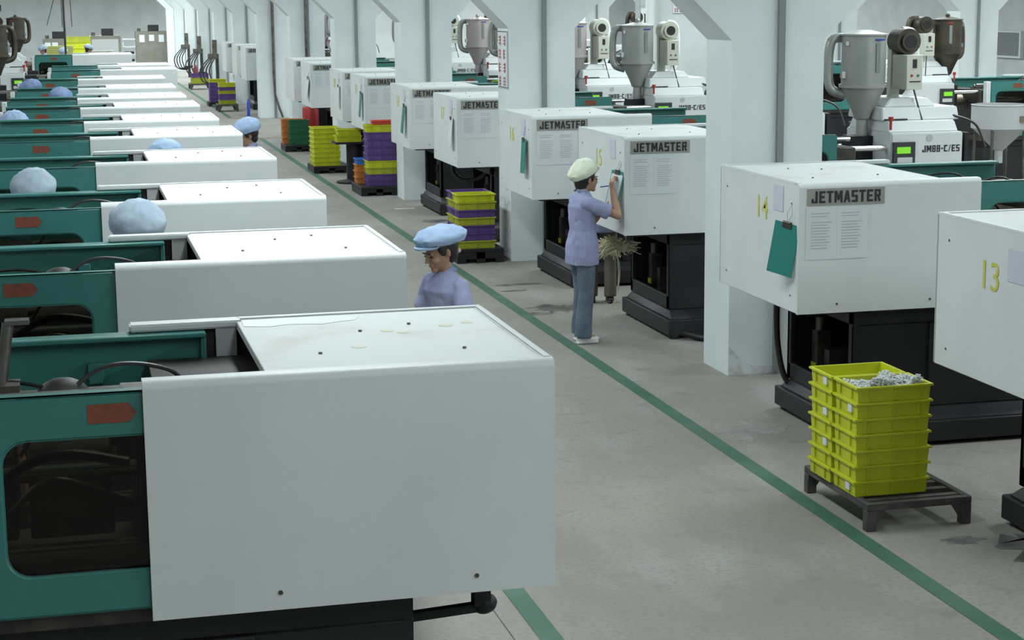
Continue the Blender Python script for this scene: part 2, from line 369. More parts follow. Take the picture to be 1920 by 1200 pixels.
# ------------------------------------------------------------------ columns with haunched beams
HZ, BZ = 2.66, 4.3
def column(x0, y0, wd, dp, wall_l=True, label=''):
    x1 = x0+wd
    k = BZ-HZ
    poly = [(x0, 0), (x1, 0), (x1, HZ), (x1+k, BZ), (x1+k+3.2, BZ), (x1+k+3.2, 5.6), (x0-k-3.2, 5.6), (x0-k-3.2, BZ), (x0-k, BZ), (x0, HZ)]
    o = struct('column', G().prism(poly, y0, y0+dp, 'y'), 'column', label)
    obj('conduit', G().box((x0+.375, y0-.035, 0.02), (x0+.428, y0-.001, 5.5)), 'concretebase', o)
    return o
words = ['nearest', 'second', 'third', 'fourth', 'fifth', 'sixth', 'seventh', 'eighth', 'ninth', 'tenth', 'eleventh', 'twelfth', 'thirteenth', 'fourteenth', 'fifteenth']
YC = [13.26+6.72*i for i in range(12)]
for i, y in enumerate(YC):
    xoff = {0: 5.07, 1: 4.955}.get(i, 4.955)
    o = column(xoff, y, .77, .57, label=f'{words[i]} white square column of the line beside the aisle, with sloping haunches')
for i in range(3, 9):
    y = YC[i]
    column(17.66, y, .85, .57, label=f'{words[i-3]} white column seen in the farther line behind the hoppers')
c0, c1 = [o for o in bpy.data.objects if o.name.startswith('column')][:2]
def scuff(o, pts, a, b, ax):
    obj('scuff_mark', G().prism(pts, a, b, ax), 'scuff', o)
scuff(c1, [(20.0, .08), (20.3, .06), (20.33, .5), (20.28, .82), (20.1, .9), (20.02, .7)], 4.9532, 4.9548, 'x')
scuff(c0, [(5.072, .005), (5.62, .005), (5.5, .06), (5.3, .07), (5.2, .11), (5.13, .18), (5.075, .24)], 13.2582, 13.2598, 'y')
# dark pipe running down the fourth and sixth columns
for i, xx in ((5, 5.33), (4, 5.30)):
    y = YC[i]-.07
    tag(obj('drain_pipe', G().tube([(xx, y, 5.4), (xx, y, 1.1), (xx+.02, y, .6), (xx+.12, y-.02, .25), (xx+.2, y-.02, .02)], .03), 'steel'),
        f'dark pipe running down the {words[i]} aisle column', 'pipe')

# ------------------------------------------------------------------ injection moulding machine
def rrect(x0, z0, x1, z1, r, n=5):
    pts = []
    for cx, cz, a in ((x1-r, z1-r, 0), (x0+r, z1-r, 90), (x0+r, z0+r, 180), (x1-r, z0+r, 270)):
        for k in range(n+1):
            t = R_(a+90*k/n); pts.append((cx+r*math.cos(t), cz+r*math.sin(t)))
    return pts
def gate_mesh(x0, x1, z0, z1, wx0, wx1, wz0, wz1, y, th):
    """flat sheet with a rounded window cut out of it, standing in the x-z plane"""
    inner = rrect(wx0, wz0, wx1, wz1, .075, 5); n = len(inner); m_ = n//4
    # outer loop with matching vertex count: corners by quadrant
    outer = []
    for q in range(4):
        cx, cz = ((x1, z1), (x0, z1), (x0, z0), (x1, z0))[q]
        for k in range(m_):
            ix, iz = inner[q*m_+k]
            t = k/(m_-1)
            if q == 0: p = (cx, iz) if t < .5 else (ix, cz)
            elif q == 1: p = (ix, cz) if t < .5 else (cx, iz)
            elif q == 2: p = (cx, iz) if t < .5 else (ix, cz)
            else: p = (ix, cz) if t < .5 else (cx, iz)
            if k == m_//2: p = (cx, cz)
            outer.append(p)
    g = G(); vs = []
    for yy in (y, y+th):
        vs += [(a, yy, b_) for a, b_ in inner]+[(a, yy, b_) for a, b_ in outer]
    fs = []
    for k in range(n):
        k2 = (k+1) % n
        fs += [(k, k2, n+k2, n+k), (2*n+k, 3*n+k, 3*n+k2, 2*n+k2), (k, 2*n+k, 2*n+k2, k2), (n+k, n+k2, 3*n+k2, 3*n+k)]
    g.add(vs, fs)
    return g, inner

def bent(pts, n=10):   # smooth catmull-rom through pts
    P_ = [Vector(p) for p in pts]; out = []
    for i in range(len(P_)-1):
        p0, p1, p2, p3 = P_[max(i-1, 0)], P_[i], P_[i+1], P_[min(i+2, len(P_)-1)]
        for k in range(n):
            t = k/n
            out.append(.5*((2*p1)+(-p0+p2)*t+(2*p0-5*p1+4*p2-p3)*t*t+(-p0+3*p1-3*p2+p3)*t**3))
    out.append(P_[-1]); return out

def machine(L, D, zb, zt, hopper, right, label):
    t = thing('moulding_machine', label, 'machine')
    # --- frame
    g = G()
    bx0 = .43 if right else .45
    f = .045
    y0, y1 = .0, D-.15
    # plinth and tray
    g.box((bx0-.03, y0-.05, .03), (3.5, y1+.03, .17))
    g.frustum((bx0, y0-.02, .17), (3.45, y1, .24), (.02, .1))
    # pedestal: hollow box open to the end
    ptop = zb-.02
    g.box((bx0+.03, .12, ptop-.1), (2.2, y1-.05, ptop))
    g.box((bx0+.03, .12, .24), (bx0+.60, .15, ptop-.1)).box((bx0+.03, y1-.09, .24), (bx0+.60, y1-.05, ptop-.1))
    g.box((bx0+.58, .10, .24), (2.2, y1-.06, ptop-.1))
    g.box((bx0+.03, .12, .24), (bx0+.07, .2, ptop)).box((bx0+.03, y1-.12, .24), (bx0+.07, y1-.05, ptop)).box((bx0+.03, .12, .24), (bx0+.07, y1-.05, .36))
    obj('base_frame', g, 'black' if right else 'black', t, bev=.006, seg=1)
    for px, py in ((bx0+.04, 0.0), (bx0+.04, y1-.05), (3.35, 0.0), (3.35, y1-.05)):
        obj('foot', G().cyl((px, py, 0), (px, py, .035), .05, n=12), 'rubber', t)
    # gauge cluster inside the hollow end
    gg = G().box((bx0+.16, y1-.3, .33), (bx0+.26, y1-.2, .62)).cyl((bx0+.2, y1-.25, .62), (bx0+.2, y1-.25, .72), .035)
    gg.box((bx0+.2, y1-.42, .28), (bx0+.4, y1-.33, .5))
    gb = obj('valve_block', gg, 'steel', t)
    obj('warning_tag', G().box((bx0+.150, y1-.29, .335), (bx0+.159, y1-.21, .385)), 'yellowtag', gb)
    # --- clamp cover panels
    rr_ = .030; arc = [(rr_-rr_*math.cos(a_), zt-rr_+rr_*math.sin(a_)) for a_ in [R_(9*k_) for k_ in range(11)]]
    prof_ = [(0, zb)]+arc+[(.075, zt), (.075, zt-.012), (.018, zt-.02), (.018, zb)]
    obj('side_panel', G().prism(prof_, 0, L, 'x'), 'white', t)
    obj('side_panel', G().box((0, D-.018, zb), (L, D, zt)), 'white', t, bev=.008)
    obj('end_panel', G().box((.001, .0185, zb+.003), (.018, D-.0185, zt-.003)), 'white', t, bev=.004, seg=1)
    ox = 1.05 if right else .97
    g = G().box((.02, .018, zt-.035), (ox, D-.018, zt-.004))
    tp = obj('top_panel', g, 'whitetop', t, bev=.003, seg=1)
    # raised lip round the top, wide strips beside the opening
    g = G().box((.0, D-.045, zt-.016), (ox, D-.001, zt+.002))
    g.box((ox-.02, D-.085, zt-.026), (L-.0, D-.001, zt+.002))
    obj('rear_rim', g, 'white', t, bev=.006, seg=2)
    obj('end_rim', G().box((0, .03, zt-.016), (.035, D-.045, zt+.004)), 'white', t, bev=.006, seg=2)
    for bx, by in ((.25, .3), (.55, .75), (.35, .85), (.75, .35)):
        obj('bolt', G().cyl((bx, by*D/1.2, zt-.004), (bx, by*D/1.2, zt+.003), .007, n=8), 'steel', tp)
    for bx in (.28, .95):
        obj('bolt', G().cyl((bx, -.004, zb+.06), (bx, .0, zb+.06), .008, n=8), 'steel', t)
    obj('opening_shade_fill', G().box((.06, .09, zb+.05), (L-.06, D-.10, zt-.13)).box((.06, D-.045, zb+.3), (L-.02, D-.022, zt-.03)).box((.06, .022, zb+.3), (L-.02, .05, zt-.03)), 'void', t)  # dark block and wall liners stand in for shade inside the cover opening
    if not right: obj('fixed_platen', G().box((L+.87, .01, zb+.1), (L+.93, .12, zt-.035)), 'white', t, bev=.006, seg=1)
    obj('cover_post', G().box((L-.40, D-.075, zb+.1), (L-.32, D-.05, zt-.026)), 'post', t, bev=.003, seg=1)
    # --- gates
    gz0, gz1 = zb+.035, zt-.03
    gx0, gx1 = L+.012-.35, L+.86
    if right: gx1 = L+.71
    if not right: gx0 = L-.42
    wx0, wx1, wz0, wz1 = L+.08, L+.62, gz0+.14, gz1-.15
    if not right: wx0, wx1 = L+.115, L+.775
    g, inner = gate_mesh(gx0, gx1, gz0, gz1, wx0, wx1, wz0, wz1, .022, .02)
    g.box((gx0, .022, gz1-.02), (gx1, .085, gz1))
    sg = obj('safety_gate', g, 'teal', t, bev=.009, seg=3)
    obj('window_pane', G().prism(inner, .045, .048, 'y'), 'tint', sg)
    def sticker(yy, x0_):
        z0_, z1_ = gz1-.10, gz1-.037
        return G().prism([(x0_, z0_), (x0_+.13*1, z0_), (x0_+.155, (z0_+z1_)/2), (x0_+.13, z1_), (x0_, z1_)] if right else
                         [(x0_+.155, z0_), (x0_+.025, z0_), (x0_, (z0_+z1_)/2), (x0_+.025, z1_), (x0_+.155, z1_)], yy, yy+.002, 'y')
    obj('warning_sticker', sticker(.0195, L+.35), 'rust', sg)
    g = G().box((L-.28, D-.075, gz0+.35), (L+.86, D-.055, gz1)).box((L-.28, D-.13, gz1-.02), (L+.86, D-.03, gz1))
    g.box((L-.28, D-.12, gz0+.35), (L-.26, D-.07, gz1-.02)).box((L+.1, D-.115, gz1-.18), (L+.16, D-.075, gz1-.1))
    obj('rear_gate', g, 'teal', t, bev=.005, seg=1)
    # --- clamping parts
    ym = D/2; yo = D*.27
    for a_, b_ in (((.3, .12, zb+.0), (.5, D-.12, zt-.25)), ((L-.15, .15, zb), (L+.02, D-.15, zt-.2)), ((L+.75, .15, zb), (L+.95, D-.15, zt-.16))):
        obj('platen', G().box(a_, b_), 'void', t, bev=.01, seg=1)
    obj('lower_deck', G().box((.1, .06, zb-.02), (L+1.0, D-.14, zb+.06)), 'void', t)
    for sy in (-1, 1):
        for zz in (zb+.18, zt-.34):
            obj('tie_bar', G().cyl((.35, ym+sy*yo, zz), (L+.95, ym+sy*yo, zz), .032, n=12), 'chrome', t)
    for yy_, zz_, r_b in ((.30, zt-.095, .022), (.37, zt-.105, .018)):
        obj('guide_rod', G().cyl((L+.05, yy_, zz_), (L+.95, yy_, zz_), r_b, n=12), 'chrome', t)
    obj('guide_rod', G().cyl((L-.3, .11, zb+.20), (L+.9, .11, zb+.20), .028, n=12), 'grey', t)
    obj('cross_beam', G().box((L-.1, .5, zt-.2), (L+.9, .56, zt-.12)).box((L-.02, .33, zt-.16), (L+.06, .5, zt-.1)), 'steel', t, bev=.004, seg=1)
    for mx0, mx1 in ((L+.10, L+.38), (L+.42, L+.66)): obj('mould', G().box((mx0, ym-.2, zb+.2), (mx1, ym+.2, zt-.3)), 'steel', t, bev=.008, seg=1)
    obj('cable', G().tube(bent([(L-.2, D*.45, zt-.2), (L-.12, D*.45, zt-.07), (L+.1, D*.4, zt-.03), (L+.28, D*.35, zt-.15), (L+.4, D*.3, zt-.3)]), .0075, 6), 'rubber', t)
    obj('cable', G().tube(bent([(L+.0, D*.3, zt-.2), (L+.35, D*.4, zt-.08), (L+.6, D*.5, zt-.1), (L+.8, D*.6, zt-.25)]), .0075, 6), 'rubber', t)
    obj('hose', G().tube(bent([(L+.05, .16, zb+.5), (L+.3, .12, zb+.55), (L+.55, .14, zb+.42), (L+.8, .16, zb+.3)]), .018, 8), 'rubber', t)
    obj('hose', G().tube(bent([(L+.05, .2, zb+.35), (L+.3, .15, zb+.46), (L+.5, .15, zb+.33), (L+.85, .2, zb+.38)]), .012, 8), 'steel', t)
    # --- injection unit
    ix = L+1.33
    yi0, yi1 = .22, D-.25
    obj('barrel', G().cyl((L+.72, ym, zt-.32), (ix, ym, zt-.32), .065, n=14).cyl((L+1.0, ym, zt-.32), (L+1.15, ym, zt-.32), .085, n=14), 'brass', t)
    obj('guide_rod', G().cyl((L+.7, ym-.4, zt-.19), (ix, ym-.4, zt-.19), .028), 'chrome', t)
    obj('guide_rod', G().cyl((L+.9, ym+.25, zt-.22), (ix, ym+.25, zt-.22), .022), 'chrome', t)
    obj('hopper_throat', G().box((L+1.12, ym-.12, zt-.42), (L+1.33, ym+.12, zt-.1)), 'black', t)
    g = G().box((ix, yi0, zb-.02), (ix+.72, yi1, zt-.05))
    iu = obj('injection_housing', g, 'white', t, bev=.012)
    obj('stepped_hood', G().frustum((ix+.0, yi0+.06, zt-.05), (ix+.70, yi1-.05, zt+.05), (.02, .04)), 'white', iu, bev=.008)
    obj('stepped_hood', G().frustum((ix+.0, yi0+.2, zt+.05), (ix+.78, yi1-.02, zt+.17), (.01, .03)), 'white', iu, bev=.008)
    obj('stepped_hood', G().frustum((ix+.06, yi0+.28, zt+.17), (ix+.58, yi1-.08, zt+.25), (.07, .03)), 'white', iu, bev=.008)
    obj('side_slot', G().box((ix+.02, yi0+.19, zt+.055), (ix+.25, yi0+.21, zt+.068)), 'ink', iu)
    obj('beacon', G().cyl((ix, yi0+.02, zt-.02), (ix, yi0+.02, zt+.06), .012).cyl((ix, yi0+.02, zt+.06), (ix, yi0+.02, zt+.1), .024), 'red', t)
    cp = obj('control_panel', G().box((ix+.01, yi0-.03, zt-.36), (ix+.23, yi0, zt-.13)), 'charcoal', t, bev=.004, seg=1)
    obj('screen', G().box((ix+.045, yi0-.034, zt-.235), (ix+.18, yi0-.0305, zt-.175)), 'lcd', cp)
    obj('button_strip', G().box((ix+.05, yi0-.034, zt-.32), (ix+.2, yi0-.0305, zt-.27)), 'post', cp)
    if right:
        me = block_text('JM88-C/ES', .38, .062)
        o_ = obj('model_lettering', me, 'ink', t); o_.rotation_euler = (R_(90), 0, 0); o_.location = (ix+.50, yi0-.002, zt-.2)
        obj('emblem', G().cyl((ix+.38, yi0-.004, zt-.1), (ix+.38, yi0, zt-.1), .033, n=20), 'greyink', t)
    obj('cable', G().tube(bent([(ix+.6, yi0+.3, zt+.1), (ix+.75, yi0+.2, zt+.08), (ix+.9, yi0+.1, zt-.0), (ix+.95, yi0, zt-.2)]), .012, 6), 'rubber', t)
    obj('rear_frame', G().box((ix+.74, yi0, zb), (ix+.78, yi1, zt-.06)), 'black', t)
    obj('rear_motor', G().box((ix+.8, yi0+.1, .2), (ix+1.3, yi1-.1, zb+.25)).cyl((ix+.85, ym, zb+.3), (ix+1.2, ym, zb+.3), .12), 'charcoal', t, bev=.01, seg=1)
    # --- drying hopper
    if hopper:
        hx, hy = L+1.26, ym-.02
        hm = hopper
        z0 = zt-.12
        prof = [(.055, z0), (.055, z0+.17), (.075, z0+.18), (.10, z0+.25), (.205, z0+.47), (.225, z0+.47), (.225, z0+.50), (.205, z0+.50), (.205, z0+.95), (.222, z0+.95), (.222, z0+.965), (.195, z0+.968), (.06, z0+1.0), (.05, z0+1.0)]
        h = obj('hopper', G().lathe(prof, (hx, hy, 0), 26), hm, t)
        obj('lid_knob', G().ell((hx, hy, z0+1.02), (.035, .035, .03), 12, 8), hm, h)
        obj('sight_glass', G().box((hx+.03, hy-.212, z0+.62), (hx+.07, hy-.195, z0+.88)), 'concretebase', h)
        obj('lettering_strip', G().box((hx+.02, hy-.214, z0+.905), (hx+.11, hy-.198, z0+.92)), 'bluebtn' if hm == 'hopper' else 'red', h)
        obj('latch', G().box((hx-.235, hy-.05, z0+.56), (hx-.2, hy+.0, z0+.62)), 'chrome', h); obj('latch', G().box((hx-.22, hy-.09, z0+.86), (hx-.19, hy-.05, z0+.9)), 'chrome', h)
        obj('air_duct', G().tube(bent([(hx-.1, hy+.12, z0+.92), (hx-.27, hy+.12, z0+.9), (hx-.3, hy+.12, z0+.6), (hx-.27, hy+.1, z0+.45), (hx-.15, hy+.06, z0+.4)], 6), .045, 10), 'hopper' if hm != 'darkhop' else 'darkhop', t)
        dx = hx+.40; z0 += .03
        db = obj('dryer_box', G().box((dx-.08, hy-.25, z0+.42), (dx+.08, hy+.05, z0+.74)), 'cream', t, bev=.005, seg=1)
        obj('dial', G().box((dx-.02, hy-.256, z0+.62), (dx+.02, hy-.25, z0+.70)), 'ink', db)
        obj('switch', G().cyl((dx-.03, hy-.258, z0+.55), (dx-.03, hy-.25, z0+.55), .012, n=8), 'red', db)
        obj('switch', G().cyl((dx+.035, hy-.258, z0+.55), (dx+.035, hy-.25, z0+.55), .012, n=8), 'teal', db)
        obj('plate_lettering', G().box((dx-.05, hy-.254, z0+.49), (dx+.06, hy-.25, z0+.5)), 'ink', db)
        bl = obj('blower', G().cyl((dx, hy-.12, z0+.86), (dx, hy+.1, z0+.86), .12, n=20).cyl((dx, hy-.16, z0+.86), (dx, hy-.12, z0+.86), .085, n=20).box((dx-.03, hy-.05, z0+.74), (dx+.03, hy+.05, z0+.8)), 'cream' if hm != 'darkhop' else 'darkhop', t)
        obj('blower_inlet', G().cyl((dx, hy-.165, z0+.86), (dx, hy-.16, z0+.86), .06, n=16), 'darkglass', bl)
        obj('dryer_pillar', G().box((dx-.09, hy+.06, z0+.12), (dx-.0, hy+.14, z0+.8)), 'cream', t)
        obj('air_duct', G().tube(bent([(dx+.02, hy+.08, z0+.95), (dx+.15, hy+.1, z0+.9), (dx+.16, hy+.1, z0+.5), (dx+.05, hy+.1, z0+.3), (hx+.1, hy+.05, z0+.27)], 6), .045, 10), 'label' if hm != 'darkhop' else 'darkhop', t)
        obj('cable', G().tube(bent([(dx+.02, hy-.2, z0+.42), (dx+.08, hy-.3, z0+.1), (dx+.16, hy-.45, z0-.25)]), .008, 6), 'rubber', t)
    return t

# right row
LR, DR, ZB, ZT = 1.30, 1.45, .94, 1.80
protoR = machine(LR, DR, ZB, ZT, 'hopper', True, 'x')
NAME_ME = block_text('JETMASTER', .49, .078); NAME_ME.materials.append(MT['ink'])
PLATE = G().box((.055, -.005, 1.655), (.60, -.0005, 1.765)).mesh('name_plate'); PLATE.materials.append(MT['plate'])
SHEET = G().box((.05, -.003, 1.30), (.27, -.0005, 1.64)).mesh('notice_sheet'); SHEET.materials.append(MT['paper'])
g = G()
for r in range(13):
    if r in (2,): continue
    g.box((.085, -.0042, 1.60-r*.019), (.085+random.uniform(.11, .16), -.0031, 1.606-r*.019))
PRINT = g.mesh('print'); PRINT.materials.append(MT['greyink'])
rows = [('13', 4.72, 7.67, 4.80), ('14', 4.60, 10.79, 0), ('15', 4.72, 14.92, 0), ('16', 4.67, 17.92, 0), ('17', 4.70, 21.69, 0), ('18', 4.66, 24.62, 0), ('19', 4.66, 28.38, 0), ('20', 4.66, 30.75, 0),
        ('21', 4.68, 34.9, 0), ('22', 4.66, 37.3, 0), ('23', 4.72, 47.75, 0), ('24', 4.75, 50.6, 0), ('25', 4.74, 53.7, 0)]
desc = {'13': 'white-covered moulding machine numbered 13 at the right edge of the photo', '14': 'white-covered moulding machine numbered 14 behind the pallet of yellow crates',
        '15': 'white-covered moulding machine where the worker in the cream cap stands writing', '16': 'white-covered moulding machine half hidden behind the second aisle column',
        '17': 'nearer machine of the pair between the second and third columns', '18': 'machine of the pair overlapping the third aisle column',
        '19': 'machine behind the stack of purple and yellow crates, between third and fourth columns', '20': 'machine directly behind the fourth column of the aisle',
        '21': 'nearer machine of the pair behind the all-yellow crate stack, with white sheets pinned on it', '22': 'far machine of the pair before the cross aisle',
        '23': 'first machine beyond the cross aisle with a black base', '24': 'second machine beyond the cross aisle', '25': 'third machine beyond the cross aisle, smallest visible in the right row'}
desc['17'] = 'fifth machine of the right row, whose lettering is cut off by the sixth machine cover' if 0 else 'fifth white machine of the right row, counting machine 13 as first'
desc['18'] = 'sixth white machine of the right row, just past the third aisle column'
desc['20'] = 'eighth white machine of the right row, beside the fourth aisle column'
RM = {}
first = True
PAPERS = {'13', '14', '15', '16', '17', '18', '19', '20', '21', '22'}
for n_, x_, y_, _ in rows:
    if first: r = protoR; first = False; r.location = (x_, y_, 0); r['label'] = desc[n_]
    else: r = dup(protoR, (x_, y_, 0), 0, desc[n_])
    r['group'] = 'moulding machines in the right row'
    RM[n_] = r
for n_, x_, y_, _ in rows:
    r = RM[n_]
    if n_ != '13':
        pl = obj('name_plate', PLATE, 'plate', r)
        te = obj('plate_lettering', NAME_ME, 'ink', pl); te.rotation_euler = (R_(90), 0, 0); te.location = (.327, -.0065, 1.71)
    if n_ in PAPERS and n_ != '13':
        for dx in (0, .215):
            s = obj('notice_sheet', SHEET, 'paper', r, loc=(dx, -.001*(dx > 0), 0)); obj('print', PRINT, 'greyink', s)
    if int(n_) <= 20:
        me = text_mesh(n_, .20, .0008, .0005, 1.15, 1.1)
        me.materials.append(MT['ypaint']) if not me.materials else None
        nb = obj('painted_number', me, 'ypaint', r); nb.rotation_euler = (R_(90), 0, R_(-90))
        nb.location = (-.0012, {'13': .84, '14': .64, '15': .78}.get(n_, .85), {'13': 1.52, '14': 1.575}.get(n_, 1.56))
        lil = obj('notice_sheet', G().box((-.003, .26, 1.59), (-.0005, .43, 1.76)), 'lilac', r)
        if n_ == '13': lil.location = (0, .22, -.06)
    for hy_ in (.12, 1.3):
        for hz in (1.05, 1.66):
            obj('screw', G().cyl((-.003, hy_, hz), (0, hy_, hz), .007, n=6), 'steel', r)
# the fifteenth machine's dirty dryer
for n_ in ('15',):
    for c_ in kid(RM[n_], 'blower'): c_.data = c_.data.copy(); c_.data.materials[0] = MT['darkhop']
    for h0_ in kid(RM[n_], 'hopper'):
        for c_ in list(h0_.children):
            if c_.name.startswith('lid_knob'): bpy.data.objects.remove(c_)
for n_ in ('18', '20', '24'):
    for c_ in kid(RM[n_], 'hopper'): c_.data = c_.data.copy(); c_.data.materials[0] = MT['hopperpink']
# black drain hoses from under the covers
def hose(pts, r, label, m_='rubber'):
    return tag(obj('hose', G().tube(bent(pts), r, 10), m_), label, 'hose')
hose([(4.97, 11.95, .93), (4.95, 11.98, .8), (4.97, 12.0, .5), (5.03, 12.0, .25), (5.16, 11.98, .1)], .022, 'black hose drooping below machine 14 beside the nearest column')
hose([(4.95, 22.9, .95), (4.9, 22.9, .8), (5.0, 22.8, .68), (5.2, 22.7, .7), (5.3, 22.6, .8)], .03, 'black looped hose under the fifth machine of the right row')
hose([(5.2, 14.95, .06), (5.4, 14.7, .03), (5.7, 14.6, .03), (6.1, 14.6, .03)], .03, 'black hose lying on the floor by the base of the machine with the cream-capped worker')
hose([(5.05, 19.1, .93), (5.0, 19.1, .9), (5.08, 19.1, .86), (5.2, 19.05, .84)], .02, 'short black hose stub under the machine half hidden by the second column')

# left row (mirrored)
LL, DL, ZBL = 1.37, 1.13, 1.0
SX = -1
protoL = machine(LL, DL, ZBL, 1.80, None, False, 'x')
protoLH = machine(LL, DL, ZBL, 1.80, 'darkhop', False, 'x')
SX = 1
lrows = [(1.571, 5.74), (1.567, 8.42), (1.565, 11.09), (1.589, 13.93), (1.594, 16.66), (1.571, 18.9), (1.565, 21.44), (1.556, 23.62), (1.593, 26.33), (1.626, 29.58), (2.06, 33.53), (2.066, 35.9), (1.652, 43.8)]
LM = []
usedH = usedL = False
for i, (x_, y_) in enumerate(lrows):
    lab = (['foreground machine at bottom left with a stained white cover top', 'second machine of the left row, rust-stained cover top, beside the lavender-shirted woman'] +
           [f'{words[k]} machine of the left row, white cover and teal gate' for k in range(2, 10)] +
           ['first of two machines jutting farther into the aisle at the end of the left row', 'second of two machines jutting farther into the aisle at the end of the left row', 'last and smallest-looking machine of the left row before the far tables'])[i]
    hop = i in (9, 12)
    if hop:
        r = protoLH if not usedH else dup(protoLH, None, 0, lab); usedH = True
    else:
        r = protoL if not usedL else dup(protoL, None, 0, lab); usedL = True
    r.location = (x_, y_, 0); r['label'] = lab; r['group'] = 'moulding machines in the left row'; LM.append(r)
# the foreground machine: gate pushed back, patched cover, picker arm
g1 = kid(LM[0], 'safety_gate')[0]; g1.location.x = .33
tp = kid(LM[0], 'top_panel')[0]
g = G()
for k in range(1):
    pts = [(-.955, .93), (-.95, 1.06), (-.74, 1.07), (-.60, 1.075), (-.50, 1.03), (-.53, .95), (-.60, .93), (-.66, .90), (-.78, .93), (-.86, .90)]
    g.prism(pts, 1.7962, 1.7978, 'z')
obj('torn_film', g, 'white', tp)
g = G()
for (cx, cy, rx, ry) in ((-.45, .70, .026, .03), (-.40, .65, .022, .022), (-.22, .74, .028, .028), (-.13, .78, .025, .025), (-.60, .42, .03, .03)):
    g.prism([(cx+rx*math.cos(k*.524), cy+ry*math.sin(k*.524)) for k in range(12)], 1.7962, 1.7972, 'z')
obj('glue_spot', g, 'glue', tp)['kind'] = 'stuff'
obj('picker_arm', G().box((-1.90, .40, 1.66), (-1.76, .52, 1.73)).tube([(-1.825, .46, 1.70), (-1.79, .50, 1.93)], .020, 10).box((-1.80, .47, 1.925), (-1.72, .53, 1.94)), 'steel', LM[0])
for i, mm in enumerate(LM[:3]):
    obj('gearbox', G().ell((-1.62, .45, 1.68), (.09, .07, .06), 14, 8).tube([(-1.95, .42, 1.66), (-1.25, .45, 1.68)], .018), 'void', mm)
obj('yellow_tag', G().box((-1.47, .2, 1.50), (-1.455, .21, 1.545)), 'yellowtag', LM[0])
# clamp foot seen under the foreground machine
obj('hook_bracket', G().tube([(-.55, .25, .84), (-.2, .25, .86)], .022).ell((-.2, .25, .87), (.05, .035, .04), 12, 8).box((-.24, .22, .87), (-.18, .28, .97)), 'black', LM[0])

# third row beyond (mirrored, seen through the column openings)
SX = -1
proto3 = machine(1.3, 1.3, .94, 1.80, 'darkhop', False, 'x')
SX = 1
for i, y_ in enumerate((23.4, 30.0, 36.8, 43.5, 50.2)):
    r = proto3 if i == 0 else dup(proto3)
    r.location = (15.06, y_, 0)
    r['group'] = 'moulding machines of the farther row'
    r['label'] = ['teal and white machine with grimy brown hopper behind the open silo hoppers', 'second machine of the farther row, behind the nearest hoppers', 'third machine of the farther row behind the columns', 'fourth machine of the farther row behind the columns', 'last machine of the farther row behind the columns'][i]
# low wide hopper on its stand
t = thing('loading_hopper', 'wide shallow white hopper at the right edge of the photo with a brown label', 'hopper', (11.15, 20.0, 0))
hp = obj('bowl', G().lathe([(.05, .95), (.05, 1.1), (.33, 1.38), (.345, 1.38), (.345, 1.66), (.355, 1.665), (.33, 1.67), (.33, 1.40), (.04, 1.12)], (0, 0, 0), 28, caps=False), 'grey', t)
obj('name_label', G().box((.08, -.347, 1.47), (.2, -.33, 1.54)), 'brass', hp)
for a in (45, 135, 225, 315):
    c_, s_ = math.cos(R_(a)), math.sin(R_(a))
    obj('leg', G().cyl((.3*c_, .3*s_, 1.4), (.34*c_, .34*s_, 0), .018), 'steel', t)

# ------------------------------------------------------------------ clipboards on the machines
def clipboard(loc, rot, label, m_='clipteal', sheet=False, w_=.17, h_=.34):
    t = thing('clipboard', label, 'clipboard', loc)
    t.rotation_euler = rot
    obj('board', G().box((-w_/2, -.003, -h_), (w_/2, .003, 0)), m_, t, bev=.0012, seg=1)
    obj('clip', G().box((-.035, -.012, -.03), (.035, -.003, .012)).cyl((-.03, -.012, .005), (.03, -.012, .005), .008, n=8), 'steel', t)
    obj('hanging_wire', G().tube([(0, 0, .0), (-.02, .0, .06), (0, .008, .12), (.02, .0, .06), (.0, 0, 0)], .0012, 5), 'steel', t)
    if sheet: obj('record_sheet', G().box((-w_/2+.012, -.0045, -h_+.02), (w_/2-.012, -.0032, -.03)), 'paper', t)
    return t
# local -y faces out; boards on -X faces => rotate so that local -y -> world -X
A = R_(-90)
clipboard((4.565, 10.885, 1.535), (R_(-3), R_(9), R_(-58)), 'teal clipboard hanging askew on the end of machine 14', w_=.20, h_=.345)
clipboard((4.645, 18.15, 1.56), (R_(-4), R_(-3), A), 'teal clipboard on the machine half hidden by the second column', h_=.36)
clipboard((4.675, 21.9, 1.55), (R_(-4), R_(4), A), 'thin white clipboard on the fifth machine of the right row', 'paper', h_=.36)
clipboard((4.635, 24.85, 1.55), (R_(-5), R_(6), A), 'grey-green clipboard on the sixth machine of the right row', 'teal', h_=.40)
clipboard((4.635, 28.6, 1.55), (R_(-4), R_(3), A), 'dark clipboard on the machine behind the purple crates', 'teal', h_=.40)
clipboard((4.635, 31.0, 1.55), (R_(-4), R_(5), A), 'white clipboard on the eighth machine of the right row', 'paper', h_=.36)
clipboard((4.655, 35.1, 1.52), (R_(-4), R_(25), A), 'broad white sheet clipboard fluttering on the ninth machine', 'paper', w_=.3, h_=.42)
clipboard((4.70, 15.03, 1.50), (R_(-12), R_(3), R_(-75)), 'teal clipboard with record sheets the cream-capped worker writes on', 'clipteal', True, w_=.2, h_=.38)

